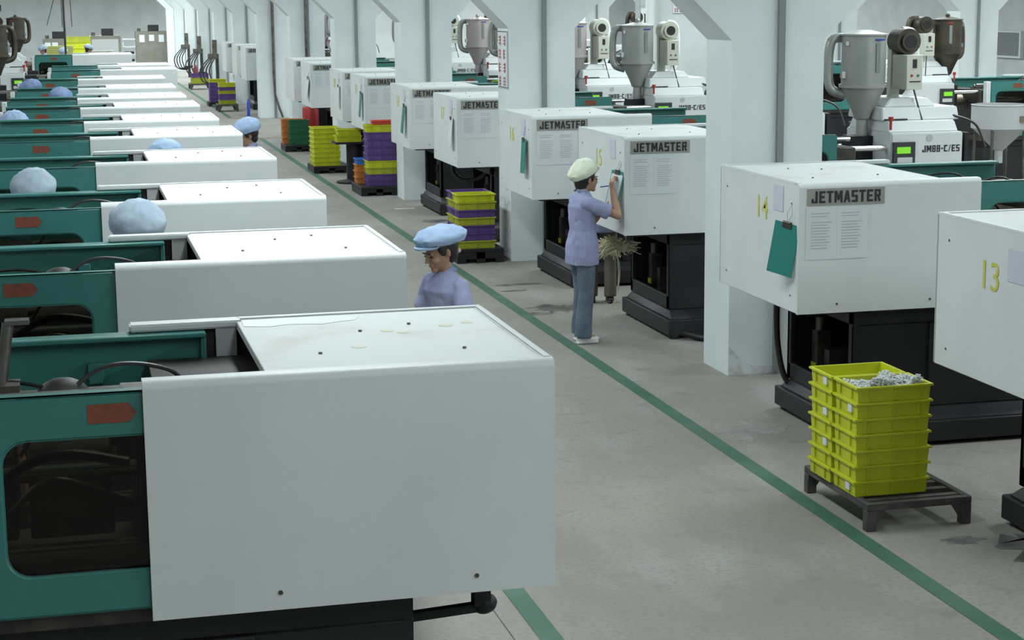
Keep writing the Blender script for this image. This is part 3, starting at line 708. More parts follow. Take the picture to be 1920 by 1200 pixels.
# ------------------------------------------------------------------ crates and pallets
def crate_mesh(wx, wy, h, t_=.006):
    g = G(); ax, ay = wx/2, wy/2; ip = .012
    # tapered walls: outer bottom smaller
    o0 = [(-ax+ip, -ay+ip, 0), (ax-ip, -ay+ip, 0), (ax-ip, ay-ip, 0), (-ax+ip, ay-ip, 0)]
    o1 = [(-ax+.006, -ay+.006, h), (ax-.006, -ay+.006, h), (ax-.006, ay-.006, h), (-ax+.006, ay-.006, h)]
    i0 = [(x*.955, y*.945, .008) for x, y, _ in o0]; i1 = [(x*.965, y*.955, h) for x, y, _ in o1]
    vs = o0+o1+i0+i1; fs = [(3, 2, 1, 0), (8, 9, 10, 11)]
    for k in range(4):
        k2 = (k+1) % 4
        fs += [(k, k2, 4+k2, 4+k), (8+k, 12+k, 12+k2, 8+k2), (4+k, 4+k2, 12+k2, 12+k)]
    g.add(vs, fs)
    # rim flange
    for a, b_ in (((-ax-.006, -ay-.006, h-.012), (ax+.006, -ay+.008, h)), ((-ax-.006, ay-.008, h-.012), (ax+.006, ay+.006, h)), ((-ax-.006, -ay, h-.012), (-ax+.008, ay, h)), ((ax-.008, -ay, h-.012), (ax+.006, ay, h))): g.box(a, b_)
    # upright ribs
    for fx in (-.33, 0, .33):
        for sy in (-1, 1): g.box((fx*wx-.003, sy*(ay-.004)-.004, .012), (fx*wx+.003, sy*(ay-.004)+.004, h-.012))
    for fy in (-.25, .25):
        for sx_ in (-1, 1): g.box((sx_*(ax-.004)-.004, fy*wy-.003, .012), (sx_*(ax-.004)+.004, fy*wy+.003, h-.012))
    return g
CM = {}
def crate(key, wx, wy, h, loc, label, group, rz=0, lab=False):
    k = (key, wx, wy, h)
    if k not in CM: CM[k] = crate_mesh(wx, wy, h).mesh('crate'); CM[k].materials.append(MT[key])
    o = obj('crate', CM[k], key, loc=loc); o.rotation_euler = (0, 0, rz)
    tag(o, label, 'crate', group)
    if lab: obj('stuck_label', G().box((-wx/2-.001, -wy*.28, h*.3), (-wx/2+.008, -wy*.28+.05, h*.78)), 'label', o)
    return o
def pallet_frame(x0, y0, x1, y1, h, label):   # open slatted plastic pallet on legs
    t = thing('pallet', label, 'pallet', (x0, y0, 0)); a, b_ = x1-x0, y1-y0
    g = G().box((0, 0, h-.045), (a, .04, h)).box((0, b_-.04, h-.045), (a, b_, h)).box((0, .04, h-.045), (.04, b_-.04, h)).box((a-.04, .04, h-.045), (a, b_-.04, h))
    obj('rim', g, 'pallet', t, bev=.004, seg=1)
    n_ = 6
    for k in range(n_):
        yy = .04+(b_-.08)*(k+.5)/n_
        obj('slat', G().box((.04, yy-.025, h-.035), (a-.04, yy+.025, h-.008)), 'pallet', t)
    for px in (.0, a-.06):
        for py in (0, b_-.06):
            obj('leg', G().box((px, py, 0), (px+.06, py+.06, h-.045)), 'pallet', t, bev=.004, seg=1)
    for py in (.01, b_-.04):
        for sx_ in (0, 1):
            x_ = .06 if sx_ == 0 else a-.06; d = 1 if sx_ == 0 else -1
            obj('brace', G().prism([(x_, h-.045), (x_+d*.06, h-.045), (x_, .03)], py, py+.02, 'y'), 'pallet', t)
    return t
def pallet_solid(x0, y0, x1, y1, h, label):
    t = thing('pallet', label, 'pallet', (x0, y0, 0)); a, b_ = x1-x0, y1-y0
    obj('deck', G().box((0, 0, h-.04), (a, b_, h)), 'black', t, bev=.004, seg=1)
    for k in range(3):
        px = k*(a-.1)/2
        obj('runner', G().box((px, 0, 0), (px+.1, b_, h-.04)), 'black', t)
    obj('skirt', G().box((.1, .0, .05), (a-.1, .03, h-.04)), 'black', t)
    return t
pallet_frame(4.30, 9.03, 4.95, 9.93, .165, 'nearest grey-black slatted pallet, under the double stack of yellow crates')
tiers = ['bottom', 'second from bottom', 'third from bottom', 'middle', 'third from top', 'second from top', 'topmost']
pit = .092
for k in range(7):
    for (yc, nm) in ((9.325, 'front'), (9.655, 'back')):
        jx, jy = random.uniform(-.004, .004), random.uniform(-.003, .003)
        if nm == 'back': jx -= .006
        crate('ycrate', .465, .312, pit-.001, (4.515+jx, yc+jy, .166+k*pit), f'yellow crate, {tiers[k]} of the {nm} stack on the nearest pallet', 'yellow crates on the nearest pallet', lab=(nm == 'back' and k in (2, 4, 6)) or (nm == 'front' and k in (0, 5)))
# white mouldings in the front top crate
g = G(); rnd = random.Random(3)
for k in range(2200):
    x_, y_ = rnd.uniform(-.19, .19), rnd.uniform(-.13, .12)
    hgt = .03+.075*max(0, min(1, .55+noise.noise(Vector((x_*8+3, y_*8, 1)))*1.2-(y_*2.2)))
    z_ = .166+6*pit+.025+hgt*rnd.uniform(.6, 1.05)
    s_ = rnd.uniform(.004, .008)
    rot = Matrix.Rotation(rnd.uniform(0, 3), 3, Vector((rnd.random(), rnd.random(), rnd.random()+.1)).normalized())
    b0 = G().box((-s_, -s_*.6, -s_*.5), (s_, s_*.6, s_*.5)); g.add([rot @ Vector(v)+Vector((x_, y_, z_)) for v in b0.v], b0.f)
o = obj('moulded_parts', g, 'moulding', loc=(4.515, 9.325, 0)); tag(o, 'heap of small white mouldings in the topmost front crate', 'mouldings', kind='stuff')

def stack(x, y, z0, seq, wx, wy, group, where, ph=None):
    n_ = len(seq)
    for k, (key, h) in enumerate(seq):
        cname = {'y': 'yellow', 'o': 'olive-yellow', 'p': 'purple', 'g': 'dark green', 'r': 'red', 'b': 'blue', 'n': 'orange'}[key]
        mk = {'y': 'ycrate', 'o': 'ocrate', 'p': 'pcrate', 'g': 'gcrate', 'r': 'rcrate', 'b': 'bcrate', 'n': 'orcrate'}[key]
        if n_ == 1: pos = 'single crate'
        elif k == 0: pos = 'bottom crate'
        elif k == n_-1: pos = 'topmost crate'
        else: pos = f'{ordin[k]} crate from the bottom'
        crate(mk, wx, wy, h-.001, (x+random.uniform(-.004, .004), y+random.uniform(-.004, .004), z0), f'{cname} {pos} {where}', group)
        z0 += h
ordin = ['first', 'second', 'third', 'fourth', 'fifth', 'sixth', 'seventh', 'eighth', 'ninth', 'tenth']
# second pallet: mixed yellow and purple
pallet_solid(4.31, 19.95, 4.86, 20.75, .165, 'black pallet beside the second aisle column, under mixed yellow and purple crates')
h_ = .0895
stack(4.55, 20.14, .166, [('o', h_), ('p', h_), ('p', h_), ('o', h_), ('p', h_), ('o', h_), ('y', h_)], .45, .30, 'crates on the second pallet', 'of the front stack beside the second column')
stack(4.55, 20.46, .166, [('p', h_), ('o', h_), ('p', h_), ('o', h_), ('p', h_), ('o', h_), ('p', h_)], .45, .30, 'crates on the second pallet', 'of the back stack beside the second column')
# third pallet
pallet_solid(4.42, 27.45, 5.0, 28.4, .14, 'black pallet under the tall purple and yellow stack by the third column')
stack(4.78, 27.75, .141, [('p', .09), ('p', .09), ('o', .105), ('y', .105), ('p', .111), ('p', .111), ('p', .111), ('p', .111), ('y', .11)], .47, .36, 'crates on the third pallet', 'of the tall stack by the third column')
stack(4.62, 28.15, .141, [('n', .10), ('n', .10), ('n', .10), ('b', .09)], .36, .32, 'crates on the third pallet', 'of the low orange stack behind the tall one')
crate('rcrate', .33, .24, .06, (4.82, 27.76, 1.086), 'red crate lying on top of the tall purple and yellow stack', 'crates on the third pallet')
# fourth pallet
pallet_solid(4.22, 31.35, 4.86, 32.2, .125, 'black pallet under the all-yellow crate stack')
stack(4.47, 31.7, .126, [('y', .083)]*8, .47, .60, 'yellow crates on the fourth pallet', 'of the all-yellow stack between third and fourth columns')
# little stand with a crate
t = thing('stand', 'black round-based stand carrying a yellow crate, beside the purple stack', 'stand', (4.62, 29.6, 0))
obj('base', G().lathe([(.26, 0), (.27, .03), (.1, .06)], n=20), 'charcoal', t)
obj('drum', G().cyl((.05, 0, .06), (.05, 0, .66), .14, n=18), 'black', t)
obj('tabletop', G().box((-.3, -.25, .66), (.3, .25, .69)), 'black', t)
crate('ycrate', .42, .36, .10, (4.56, 29.6, .691), 'lower yellow crate on the black round-based stand', 'crates on the round-based stand')
crate('ycrate', .40, .34, .10, (4.57, 29.62, .792), 'upper yellow crate on the black round-based stand', 'crates on the round-based stand')
# fifth pallet
pallet_solid(4.30, 36.1, 4.86, 36.9, .13, 'black pallet under the dark green and orange crates')
stack(4.60, 36.32, .131, [('g', .124)]*4, .40, .30, 'crates on the fifth pallet', 'of the dark green stack')
stack(4.52, 36.65, .131, [('n', .124)]*4, .44, .28, 'crates on the fifth pallet', 'of the orange stack behind the green one')
# sixth: beyond the cross aisle
pallet_frame(4.14, 50.0, 4.70, 50.8, .2, 'slatted pallet beyond the cross aisle, under striped yellow and purple crates')
stack(4.42, 50.3, .201, [('o', .11), ('p', .17), ('o', .09), ('p', .1), ('y', .11)], .46, .40, 'crates beyond the cross aisle', 'of the striped stack beyond the cross aisle')
pallet_solid(4.1, 52.7, 4.68, 53.4, .13, 'dark pallet under the tall purple stack beyond the cross aisle')
stack(4.39, 53.05, .131, [('p', .11)]*5+[('y', .09)], .48, .45, 'crates beyond the cross aisle', 'of the tall purple stack beyond the cross aisle')
pallet_frame(4.3, 63, 5.0, 64, .2, 'most distant slatted pallet at the foot of the far columns')
stack(4.65, 63.4, .201, [('o', .2), ('p', .14)], .6, .5, 'farthest crates', 'on the most distant pallet')

# ------------------------------------------------------------------ posters
def poster(P0, ux, wd, ht, label, rows_):
    """P0 top-left, ux = unit direction along width"""
    ux = Vector(ux); n_ = ux.cross(Vector((0, 0, 1))); Mx = Matrix(((ux.x, n_.x, 0), (ux.y, n_.y, 0), (0, 0, 1))).to_4x4(); Mx.translation = Vector(P0)
    o = obj('poster', G().box((0, 0, -ht), (wd, .006, 0)).xf(Mx), 'label'); tag(o, label, 'poster')
    obj('border', G().box((0, .006, -.02), (wd, .008, -.012)).box((0, .006, -ht+.008), (wd, .008, -ht+.016)).box((wd-.02, .006, -ht+.01), (wd-.012, .008, -.012)).xf(Mx), 'ink', o)
    rnd = random.Random(5)
    for (c0, r0, s_) in rows_:   # brush-like characters
        g = G()
        for k in range(3): g.box((c0, .0062, r0-s_*(.15+.3*k)-s_*.05), (c0+s_*.85, .0085, r0-s_*(.15+.3*k)+s_*.03))
        for k in range(2): xx = c0+s_*rnd.choice((.1, .25, .42, .6, .75)); g.box((xx, .0062, r0-s_*.95), (xx+s_*.1, .0085, r0))
        obj('character', g.xf(Mx), 'red', o)
    return o
rw = []
for k in range(4):
    for c_ in range(2): rw.append((.04+.22*c_, -.06-k*.155, .12))
poster((4.951, 20.5, 2.64), (0, -1, 0), .46, .66, 'tall white poster with red characters on the side of the second aisle column', rw)
poster((11.55, 33.418, 2.92), (1, 0, 0), .24, .25, 'small notice with red characters high behind the silo hoppers', [(.03, -.02, .09), (.13, -.02, .09), (.03, -.13, .09), (.13, -.13, .09)])
struct('column', G().prism([(11.3, 0), (12.3, 0), (12.3, 5.6), (11.3, 5.6)], 33.42, 33.9, 'y'), 'wall', 'pale pier behind the silo hoppers carrying a small red notice')
# vertical white and grey ducts behind the hoppers
for x_, y_, r_, lab in ((11.05, 33.3, .09, 'white vertical pipe behind the silo hoppers'), (10.8, 33.3, .05, 'grey vertical conduit behind the silo hoppers')):
    tag(obj('pipe', G().cyl((x_, y_, .0), (x_, y_, 5.4), r_, n=12), 'label' if r_ > .06 else 'grey'), lab, 'pipe')

# ------------------------------------------------------------------ people
def hand(g, wr, d, pn, curl, thumb_side, s=1.0):
    """palm and five bent fingers; d = pointing dir, pn = palm normal (towards what is held)"""
    d = Vector(d).normalized(); pn = Vector(pn); pn = (pn-d*pn.dot(d)).normalized(); sd = d.cross(pn)*thumb_side
    wr = Vector(wr)
    for k in range(4):
        off = sd*(.028-.0185*k)*s
        k0 = wr+d*.015*s+off*.6; k1 = wr+d*(.078-.004*abs(k-1))*s+off
        g.cap(k0, k1, .013*s, .0105*s, 8)
        L3 = [.036, .041, .038, .030][k]*s; p = k1; a = 0
        for j, f_ in enumerate((1, .68, .5)):
            a += curl*(.9 if j else .7); q = p+(d*math.cos(a)+pn*math.sin(a))*L3*f_
            g.cap(p, q, (.0088-.0008*j)*s, (.0082-.0009*j)*s, 8); p = q
    p = wr+d*.022*s+sd*.022*s; q = p+(d*.5+sd*.7+pn*.35).normalized()*.036*s; r = q+(d*.8+sd*.1+pn*.6).normalized()*.028*s
    g.cap(p, q, .0125*s, .010*s, 8); g.cap(q, r, .0098*s, .0082*s, 8)
HS = 1.0
def head(g, c, Rh):
    def E(p, r): g.ell(Vector(c)+Rh @ (Vector(p)*HS), [q*HS for q in r], 18, 12, Rh)
    E((-.018, 0, .035), (.094, .074, .088)); E((.018, 0, -.01), (.074, .064, .092)); E((.022, 0, -.055), (.064, .052, .050))
    E((.068, 0, -.092), (.022, .024, .018)); E((.086, 0, .012), (.012, .040, .008))
    for sy in (-1, 1):
        E((.062, sy*.036, -.028), (.026, .022, .024)); E((-.008, sy*.072, -.005), (.016, .010, .030)); E((.088, sy*.006, -.036), (.012, .008, .007))
    g.cap(Vector(c)+Rh @ (Vector((.088, 0, .008))*HS), Vector(c)+Rh @ (Vector((.108, 0, -.030))*HS), .008, .0115, 8)
    E((.086, 0, -.058), (.011, .022, .005)); E((.084, 0, -.068), (.011, .019, .006))
def cap_mesh(front, back, side, height, tilt, brim, nx=0, droop=.03, seed=0):
    """puffed work cap: gathered band, bulging crown with folds, short soft brim"""
    n, m_ = 56, 15; vs = []
    for i in range(m_):
        t = i/(m_-1)
        # profile: band at t=0, bulge mid, crown top t=1
        if t < .12: rad, z = .80+.0*t, -.02+t*.1
        else:
            a = (t-.12)/.88; rad = .82+.26*math.sin(min(1, a*2.6)*math.pi/2) if a < .38 else 1.08*math.cos((a-.38)/.62*math.pi/2)**.55
            z = height*(1-math.cos(min(1, a*1.02)*math.pi/2)**1.15)
            if a < .3: z -= droop*math.sin(a/.3*math.pi)
        for k in range(n):
            th = 2*math.pi*k/n; c_, s_ = math.cos(th), math.sin(th)
            rx = (front if c_ > 0 else back)
            x, y = rad*rx*c_, rad*side*s_
            Q_ = Vector((x*13+seed, y*13, z*17)); wv = (.5-abs(noise.noise(Q_)))*.022+noise.noise(Q_*2.1)*.011
            fl = 1+wv*5*(1-t)*min(1, t*6)
            pl = 1+.007*math.sin(k*2*math.pi/n*14)*(1 if .05 < t < .5 else 0)
            vs.append((x*fl*pl, y*fl*pl, z+wv*.8*min(1, t*5)))
    g = G(); fs = [(i*n+k, i*n+(k+1) % n, (i+1)*n+(k+1) % n, (i+1)*n+k) for i in range(m_-1) for k in range(n)]
    fs += [tuple(range((m_-1)*n, m_*n)), tuple(range(n-1, -1, -1))]
    g.add(vs, fs)
    if brim:   # soft brim in front
        b0 = []; N_ = 14
        for k in range(N_+1):
            th = R_(-62+124*k/N_); c_, s_ = math.cos(th), math.sin(th)
            w_ = brim*math.cos(th*.9)
            for (rr_, dz) in ((.78, .006), (.78, -.012)): b0.append((front*rr_*c_, side*rr_*s_, dz-.008))
            for dz in (-.010, -.022): b0.append((front*.8*c_+w_, side*.86*s_, dz-w_*.15))
        fs = []
        for k in range(N_):
            a = 4*k; b_ = a+4
            fs += [(a, b_, b_+2, a+2), (a+1, a+3, b_+3, b_+1), (a+2, b_+2, b_+3, a+3), (a, a+1, b_+1, b_)]
        fs += [(0, 2, 3, 1), (4*N_, 4*N_+1, 4*N_+3, 4*N_+2)]
        g.add(b0, fs)
    return g
def person(label, loc, rz, cap, capkw, top='shirt', legs='jeans', shoes='bshoe', armsR=None, armsL=None, hp=(0, 0), vox=.012, scale=1, handcurl=.5, ponytie=False, handR=None, handL=None, group=None, lean=0, hairtie=False, flare=.076, legw=1.0, neck=0, cap_euler=(0, 0, 0), cap_off=(0, 0, 0)):
    t = thing('person', label, 'person', loc, rz, group); t.scale = (scale,)*3
    armsR = armsR or [(-.01, -.152, 1.25), (-.02, -.225, 1.01), (.06, -.23, .80)]
    armsL = armsL or [(-.01, .152, 1.25), (-.02, .225, 1.01), (.06, .23, .80)]
    Rh = Matrix.Rotation(R_(hp[1]), 3, 'Z') @ Matrix.Rotation(R_(hp[0]), 3, 'Y')
    hc = Vector((.035+lean, 0, 1.44+neck))
    def LN(p): return (p[0]+lean*max(0, (p[2]-.85)/.5), p[1], p[2])
    g = G()
    g.loft([(0, 0, .76, .07, .13), (0, 0, .86, .095, .15), (lean*.3, 0, 1.0, .08, .12), (lean*.7, 0, 1.18, .095, .14), (lean*.95, 0, 1.27, .06, .12), (lean, 0, 1.33, .045, .06)])
    g.cap((-.012+lean, 0, 1.27), (.012+lean, 0, 1.40+neck), .052, .047)
    head(g, hc, Rh)
    for A_, sd in ((armsR, -1), (armsL, 1)):
        s_, e_, w_ = [Vector(LN(p)) if i == 0 else Vector(p) for i, p in enumerate(A_)]
        g.cap(s_, e_, .046, .036); g.cap(e_, e_+(w_-e_)*.35, .037, .037); g.cap(e_+(w_-e_)*.35, w_, .037, .024)
        hd = (handR if sd < 0 else handL) or ((w_-e_)+Vector((.02, 0, 0)), (0, -sd*1.0, 0))
        hand(g, w_, hd[0], hd[1], handcurl, sd*-1 if True else 1)
    LEG = {}
    for sd in (-1, 1):
        h0, kn, an = Vector((0, sd*.085, .84)), Vector((.015+.01*sd, sd*.09, .46)), Vector((-.02+.02*sd, sd*.09, .09))
        LEG[sd] = (h0, kn, an)
        g.cap(h0, kn, .08, .052); g.cap(kn, kn+(an-kn)*.3, .052, .052); g.cap(kn+(an-kn)*.3, an, .052, .035)
        g.cap(an, an+Vector((.11, 0, -.045)), .035, .028)
    b = obj('body', mesh_mod(g, vox*.8 if vox > .008 else vox, 2, .4, name='body'), 'skin', t)
    # shirt
    g = G()
    g.loft([(0, 0, .70, .142, .186), (0, 0, .78, .145, .192), (0, 0, .88, .138, .186), (lean*.3, 0, 1.0, .108, .152), (lean*.6, 0, 1.12, .115, .160), (lean*.8, 0, 1.21, .122, .168), (lean*.95, 0, 1.275, .092, .150), (lean, 0, 1.318, .066, .100), (lean+.002, 0, 1.338, .054, .068)])
    for A_, sd in ((armsR, -1), (armsL, 1)):
        s_, e_ = Vector(LN(A_[0])), Vector(A_[1]); m2 = s_+(e_-s_)*.72
        g.cap(s_, s_+(e_-s_)*.3, .058, .062); g.cyl(s_+(e_-s_)*.2, m2, .062, .069, 18)
    sh = obj('shirt', mesh_mod(g, vox, 5, .5, .007 if vox < .01 else .003, .09, name='shirt'), top, t)
    cg = G()   # collar flaps
    for sd in (-1, 1):
        cg.add([(-.05+lean, sd*.005, 1.375), (-.0+lean, sd*.062, 1.365), (.058+lean, sd*.03, 1.325), (.082+lean, sd*.052, 1.275), (.03+lean, sd*.085, 1.325), (-.06+lean, sd*.06, 1.345),
                (-.05+lean, sd*.005, 1.365), (-.0+lean, sd*.058, 1.355), (.054+lean, sd*.03, 1.315), (.078+lean, sd*.05, 1.268), (.03+lean, sd*.08, 1.315), (-.06+lean, sd*.055, 1.335)],
               [(0, 1, 2, 3, 4, 5), (11, 10, 9, 8, 7, 6), (0, 6, 7, 1), (1, 7, 8, 2), (2, 8, 9, 3), (3, 9, 10, 4), (4, 10, 11, 5), (5, 11, 6, 0)])
    obj('collar', cg, top, t)
    # trousers
    g = G(); g.loft([(0, 0, .74, .095, .15), (0, 0, .82, .118, .165), (0, 0, .94, .098, .145)])
    for sd in (-1, 1):
        h0, kn, an = LEG[sd]
        g.cap(h0+Vector((0, 0, -.03)), kn, .092*legw, .068*legw); g.cyl(kn, an+Vector((.01, 0, -.03)), .068*legw, flare, 18); g.ell(kn, (.068*legw,)*3, 16, 8)
    obj('trousers', mesh_mod(g, vox, 4, .5, .006 if vox < .01 else .003, .10, name='trousers'), legs, t)
    for sd in (-1, 1):
        an = LEG[sd][2]; g = G().ell(an+Vector((.055, 0, -.052)), (.115, .042, .036), 16, 8).box(an+Vector((-.055, -.036, -.089)), an+Vector((.15, .036, -.074)))
        obj('shoe', mesh_mod(g, .01, 2, .4, name='shoe'), shoes, t)
    # hair, eyes, brows, lips
    def HP(p): return hc+Rh @ (Vector(p)*HS)
    g = G().ell(HP((-.032, 0, .030)), (.094*HS, .082*HS, .094*HS), 20, 12, Rh).ell(HP((-.05, 0, -.035)), (.055*HS, .062*HS, .06*HS), 16, 10, Rh)
    for sy in (-1, 1): g.ell(HP((.018, sy*.066, .025)), (.03*HS, .014*HS, .045*HS), 10, 8, Rh)
    g.ell(HP((.036, 0, .070)), (.064*HS, .070*HS, .044*HS), 16, 10, Rh)
    obj('hair', mesh_mod(g, .008, 2, .4, name='hair'), 'hair', t)
    for sy in (-1, 1):
        e = obj('eye', G().ell(HP((.0865, sy*.031, -.004)), (.007, .014, .0065), 10, 6, Rh), 'ink', t)
        obj('eyebrow', G().ell(HP((.0925, sy*.032, .018)), (.006, .019, .0035), 10, 6, Rh), 'hair', t)
    obj('lips', G().ell(HP((.0905, 0, -.063)), (.007, .016, .0045), 10, 6, Rh), 'lip', t)
    Mc = Matrix.Translation(HP((-.012, 0, .055))+Vector(cap_off)) @ Rh.to_4x4() @ Matrix.Rotation(R_(capkw.get('tilt', 0)), 4, 'Y')
    kw = dict(capkw)
    obj('cap', cap_mesh(**kw).xf(Mc @ Matrix.Scale((HS+1)/2, 4)), cap, t)
    if hairtie: obj('hair_tie', G().ell(HP((-.10, .02, -.035)), (.022, .024, .02), 10, 8, Rh), 'pink', t)
    return t
# woman in the aisle past the foreground machine, profile to the left, looking down
HS = 1.12
P1 = person('woman in lavender collared shirt and pale blue cap, seen from the chest up', (2.325, 11.05, 0), R_(208), 'capblue',
            dict(front=.145, back=.165, side=.135, height=.085, tilt=-9, brim=.055, droop=.02, seed=2), vox=.0065, hp=(17, -8), hairtie=True, lean=.03, scale=.975, neck=.03, cap_off=(0, 0, .008),
            armsR=[(.0, -.152, 1.245), (.05, -.225, 1.0), (.28, -.17, 1.05)], armsL=[(.0, .152, 1.245), (.05, .225, 1.0), (.28, .16, 1.05)])
HS = 1.04
# woman writing at machine 15
P2 = person('woman in lavender shirt, jeans and cream cap writing on a clipboard', (4.36, 15.0, 0), R_(4), 'capcream',
            dict(front=.118, back=.135, side=.115, height=.118, tilt=-24, brim=.045, droop=.02, seed=5), shoes='shoe', vox=.0065, hp=(-2, 12),
            armsR=[(-.01, -.158, 1.25), (.255, -.20, 1.135), (.265, -.05, 1.335)], armsL=[(-.01, .158, 1.25), (.15, .20, 1.02), (.245, .10, 1.17)],
            handR=((.0, .03, .1), (1, .2, 0)), handL=((.06, -.03, .08), (1, -.6, 0)), handcurl=.65)
for o_ in [c for c in P2.children if c.name.startswith('shoe')]: pass
obj('pen', G().cyl((.245, -.01, 1.375), (.175, .02, 1.365), .005, n=8), 'bluebtn', P2)
# person standing between machines 15 and 16, only the legs show
PW = person('person in brown trousers and dark shoes standing behind the machine beside the cream-capped woman', (5.12, 16.95, 0), R_(80), 'capblue',
            dict(front=.14, back=.15, side=.13, height=.1, tilt=0, brim=.04, seed=1), legs='brown', vox=.012, scale=1.02, flare=.062, legw=.9)
# other workers between the left-row machines
genA = person('x', (0, 0, 0), 0, 'capblue', dict(front=.14, back=.145, side=.13, height=.125, tilt=4, brim=.05, seed=3), vox=.012, hp=(14, 0))
genB = person('x', (0, 0, 0), 0, 'capgrey', dict(front=.125, back=.13, side=.125, height=.13, tilt=-12, brim=.0, seed=9), vox=.012, hp=(30, 0), lean=.04)
def cut(o, cm):
    for c_ in kid(o, 'cap'): c_.data = c_.data.copy(); c_.data.materials[0] = MT[cm]
crowd = [(genB, .36, 10.5, -80, 1.16, None, 'worker in puffed greyish-blue cap bowed over behind the second machine of the left row'),
         (genB, -.22, 13.1, -95, 1.14, None, 'worker whose pale blue cap shows above the teal gate of the third left-row machine'),
         (genA, -.42, 10.15, -60, 1.0, None, 'worker in pale blue cap at the left edge of the photo behind the second machine'),
         (genA, -.46, 7.75, -60, 1.03, None, 'worker in pale cap at the left edge of the photo just behind the foreground machine'),
         (genA, .86, 16.0, 100, 1.11, None, 'worker of whom only a pale blue cap top shows above the fourth white cover'),
         (genA, 2.03, 20.3, 190, 1.05, None, 'worker in pale blue cap standing at the aisle end of the fifth left-row machine'),
         (genA, -.42, 28.3, 200, 1.14, 'capmid', 'worker in mid-blue cap leaning left between the far machines'),
         (genB, -.04, 25.3, -80, 1.15, 'capmid', 'worker in blue cap with face down behind the seventh machine cover'),
         (genA, -.52, 20.7, -110, 1.12, None, 'worker in blue cap at the left edge behind the sixth machine'),
         (genA, -1.05, 46, 180, 1.0, 'capgrey', 'distant worker in a pale cap at the far left by the dark hopper'),
         (genA, .9, 62, 20, 1.0, 'capgrey', 'distant worker in white cap beside the yellow trays'),
         (genA, -.5, 62, -160, 1.0, 'capgrey', 'distant worker left of the yellow tray stack'),
         (genA, .1, 58, -90, 1.0, 'capgrey', 'distant dark-haired worker in front of the yellow tray stack')]
used = set()
for p_, x_, y_, a_, sc, cm, lab in crowd:
    r = p_ if p_ not in used else dup(p_); used.add(p_)
    r.location = (x_, y_, 0); r.rotation_euler = (0, 0, R_(a_)); r.scale = (sc,)*3; r['label'] = lab
    if cm: cut(r, cm)

# raffia bundle hanging by the brown trousers
g = G(); rnd = random.Random(11)
for k in range(260):
    a = rnd.uniform(0, 6.28); L_ = rnd.uniform(.08, .17)
    d = Vector((math.cos(a)*L_*1.3-.03, rnd.uniform(-.05, .05), math.sin(a)*L_*.55))
    p0 = Vector((rnd.uniform(-.06, .12), rnd.uniform(-.05, .05), rnd.uniform(-.03, .03)))
    g.tube([p0, p0+d*.5+Vector((0, 0, .02)), p0+d], .006, 4)
for k in range(4):
    g.tube(bent([(.02, 0, -.03), (.04+.01*k, .01*k, -.2), (.03, 0, -.45), (-.03-.02*k, -.02, -.62), (-.1, -.03, -.66)], 4), .0022, 4)
g.ell((.05, 0, 0), (.09, .05, .05), 12, 8)
o = obj('raffia_bundle', g, 'straw', loc=(4.93, 15.9, .70)); tag(o, 'bundle of straw-coloured strands hanging under the machine end beside the jeans', 'raffia', kind='stuff')

# ------------------------------------------------------------------ far end of the hall
def kiln(x, y, wd, ht, label, front='kiln', papers=3):
    t = thing('drying_cabinet', label, 'cabinet', (x, y, 0))
    obj('body', G().box((0, 0, 0), (wd, .9, ht)), 'kiln', t, bev=.02)
    if front != 'kiln': obj('door', G().box((.1, -.03, .1), (wd-.1, 0, ht-.15)), front, t)
    for k in range(papers):
        xx = wd*(.2+.3*k); obj('notice_sheet', G().box((xx-.12, -.008, ht-.5+.05*(k % 2)), (xx+.12, -.001, ht-.16)), 'paper', t)
    obj('control_box', G().box((wd*.4, .1, ht), (wd*.4+.5, .4, ht+.3)), 'black', t, bev=.01)
    obj('vent_cap', G().cyl((.18, .3, ht), (.18, .3, ht+.14), .08), 'steel', t)
    return t
kiln(3.5, 87.5, 1.5, 1.62, 'olive-grey cabinet at the far wall, the one nearest the columns')
kiln(1.25, 80, 1.32, 1.58, 'cabinet with a light grey door at the far wall, middle of three', 'grey', 0)
kiln(-.68, 80, 1.0, 1.48, 'far-left cabinet with white notices at the far wall, leftmost of three', papers=2)
# yellow machine-like rack of crates
for k in range(3):
    crate('ycrate' if k < 2 else 'ocrate', 1.05, .6, .24, (.75, 78, .85-.0+.25*k-.0), f'{["lower", "middle", "upper"][k]} broad yellow bin between the two far cabinets', 'broad yellow bins at the far wall')
t = thing('table', 'low table under the broad yellow bins at the far wall', 'table', (.75, 78, 0))
obj('tabletop', G().box((-.6, -.4, .8), (.6, .4, .849)), 'grey', t)
for sx_ in (-1, 1):
    for sy in (-1, 1): obj('leg', G().box((sx_*.55-.03, sy*.35-.03, 0), (sx_*.55+.03, sy*.35+.03, .8)), 'steel', t)
# piles of flat trays
def trays(x, y, n_, key, wd, label_, group, z0=.0, dz=.075):
    for k in range(n_):
        o = crate(key, wd, .6, dz-.01, (x, y, z0+k*dz), f'{label_}, {ordin[k] if k < 10 else "tenth"} tray from the bottom' if n_ > 1 else label_, group)
t = thing('table', 'long low table carrying the pale yellow trays near the far wall', 'table', (.2, 66, 0))
obj('tabletop', G().box((-.8, -.5, .7), (2.6, .5, .749)), 'grey', t)
for lx in (-.7, 2.5):
    for ly in (-.4, .4): obj('leg', G().box((lx-.03, ly-.03, 0), (lx+.03, ly+.03, .7)), 'steel', t)
trays(.0, 66, 10, 'ytray', .95, 'pale yellow tray of the pile on the long table', 'pale yellow trays', .75)
trays(1.35, 66, 8, 'cream', .95, 'cream tray of the pile on the long table', 'cream trays', .75, .07)
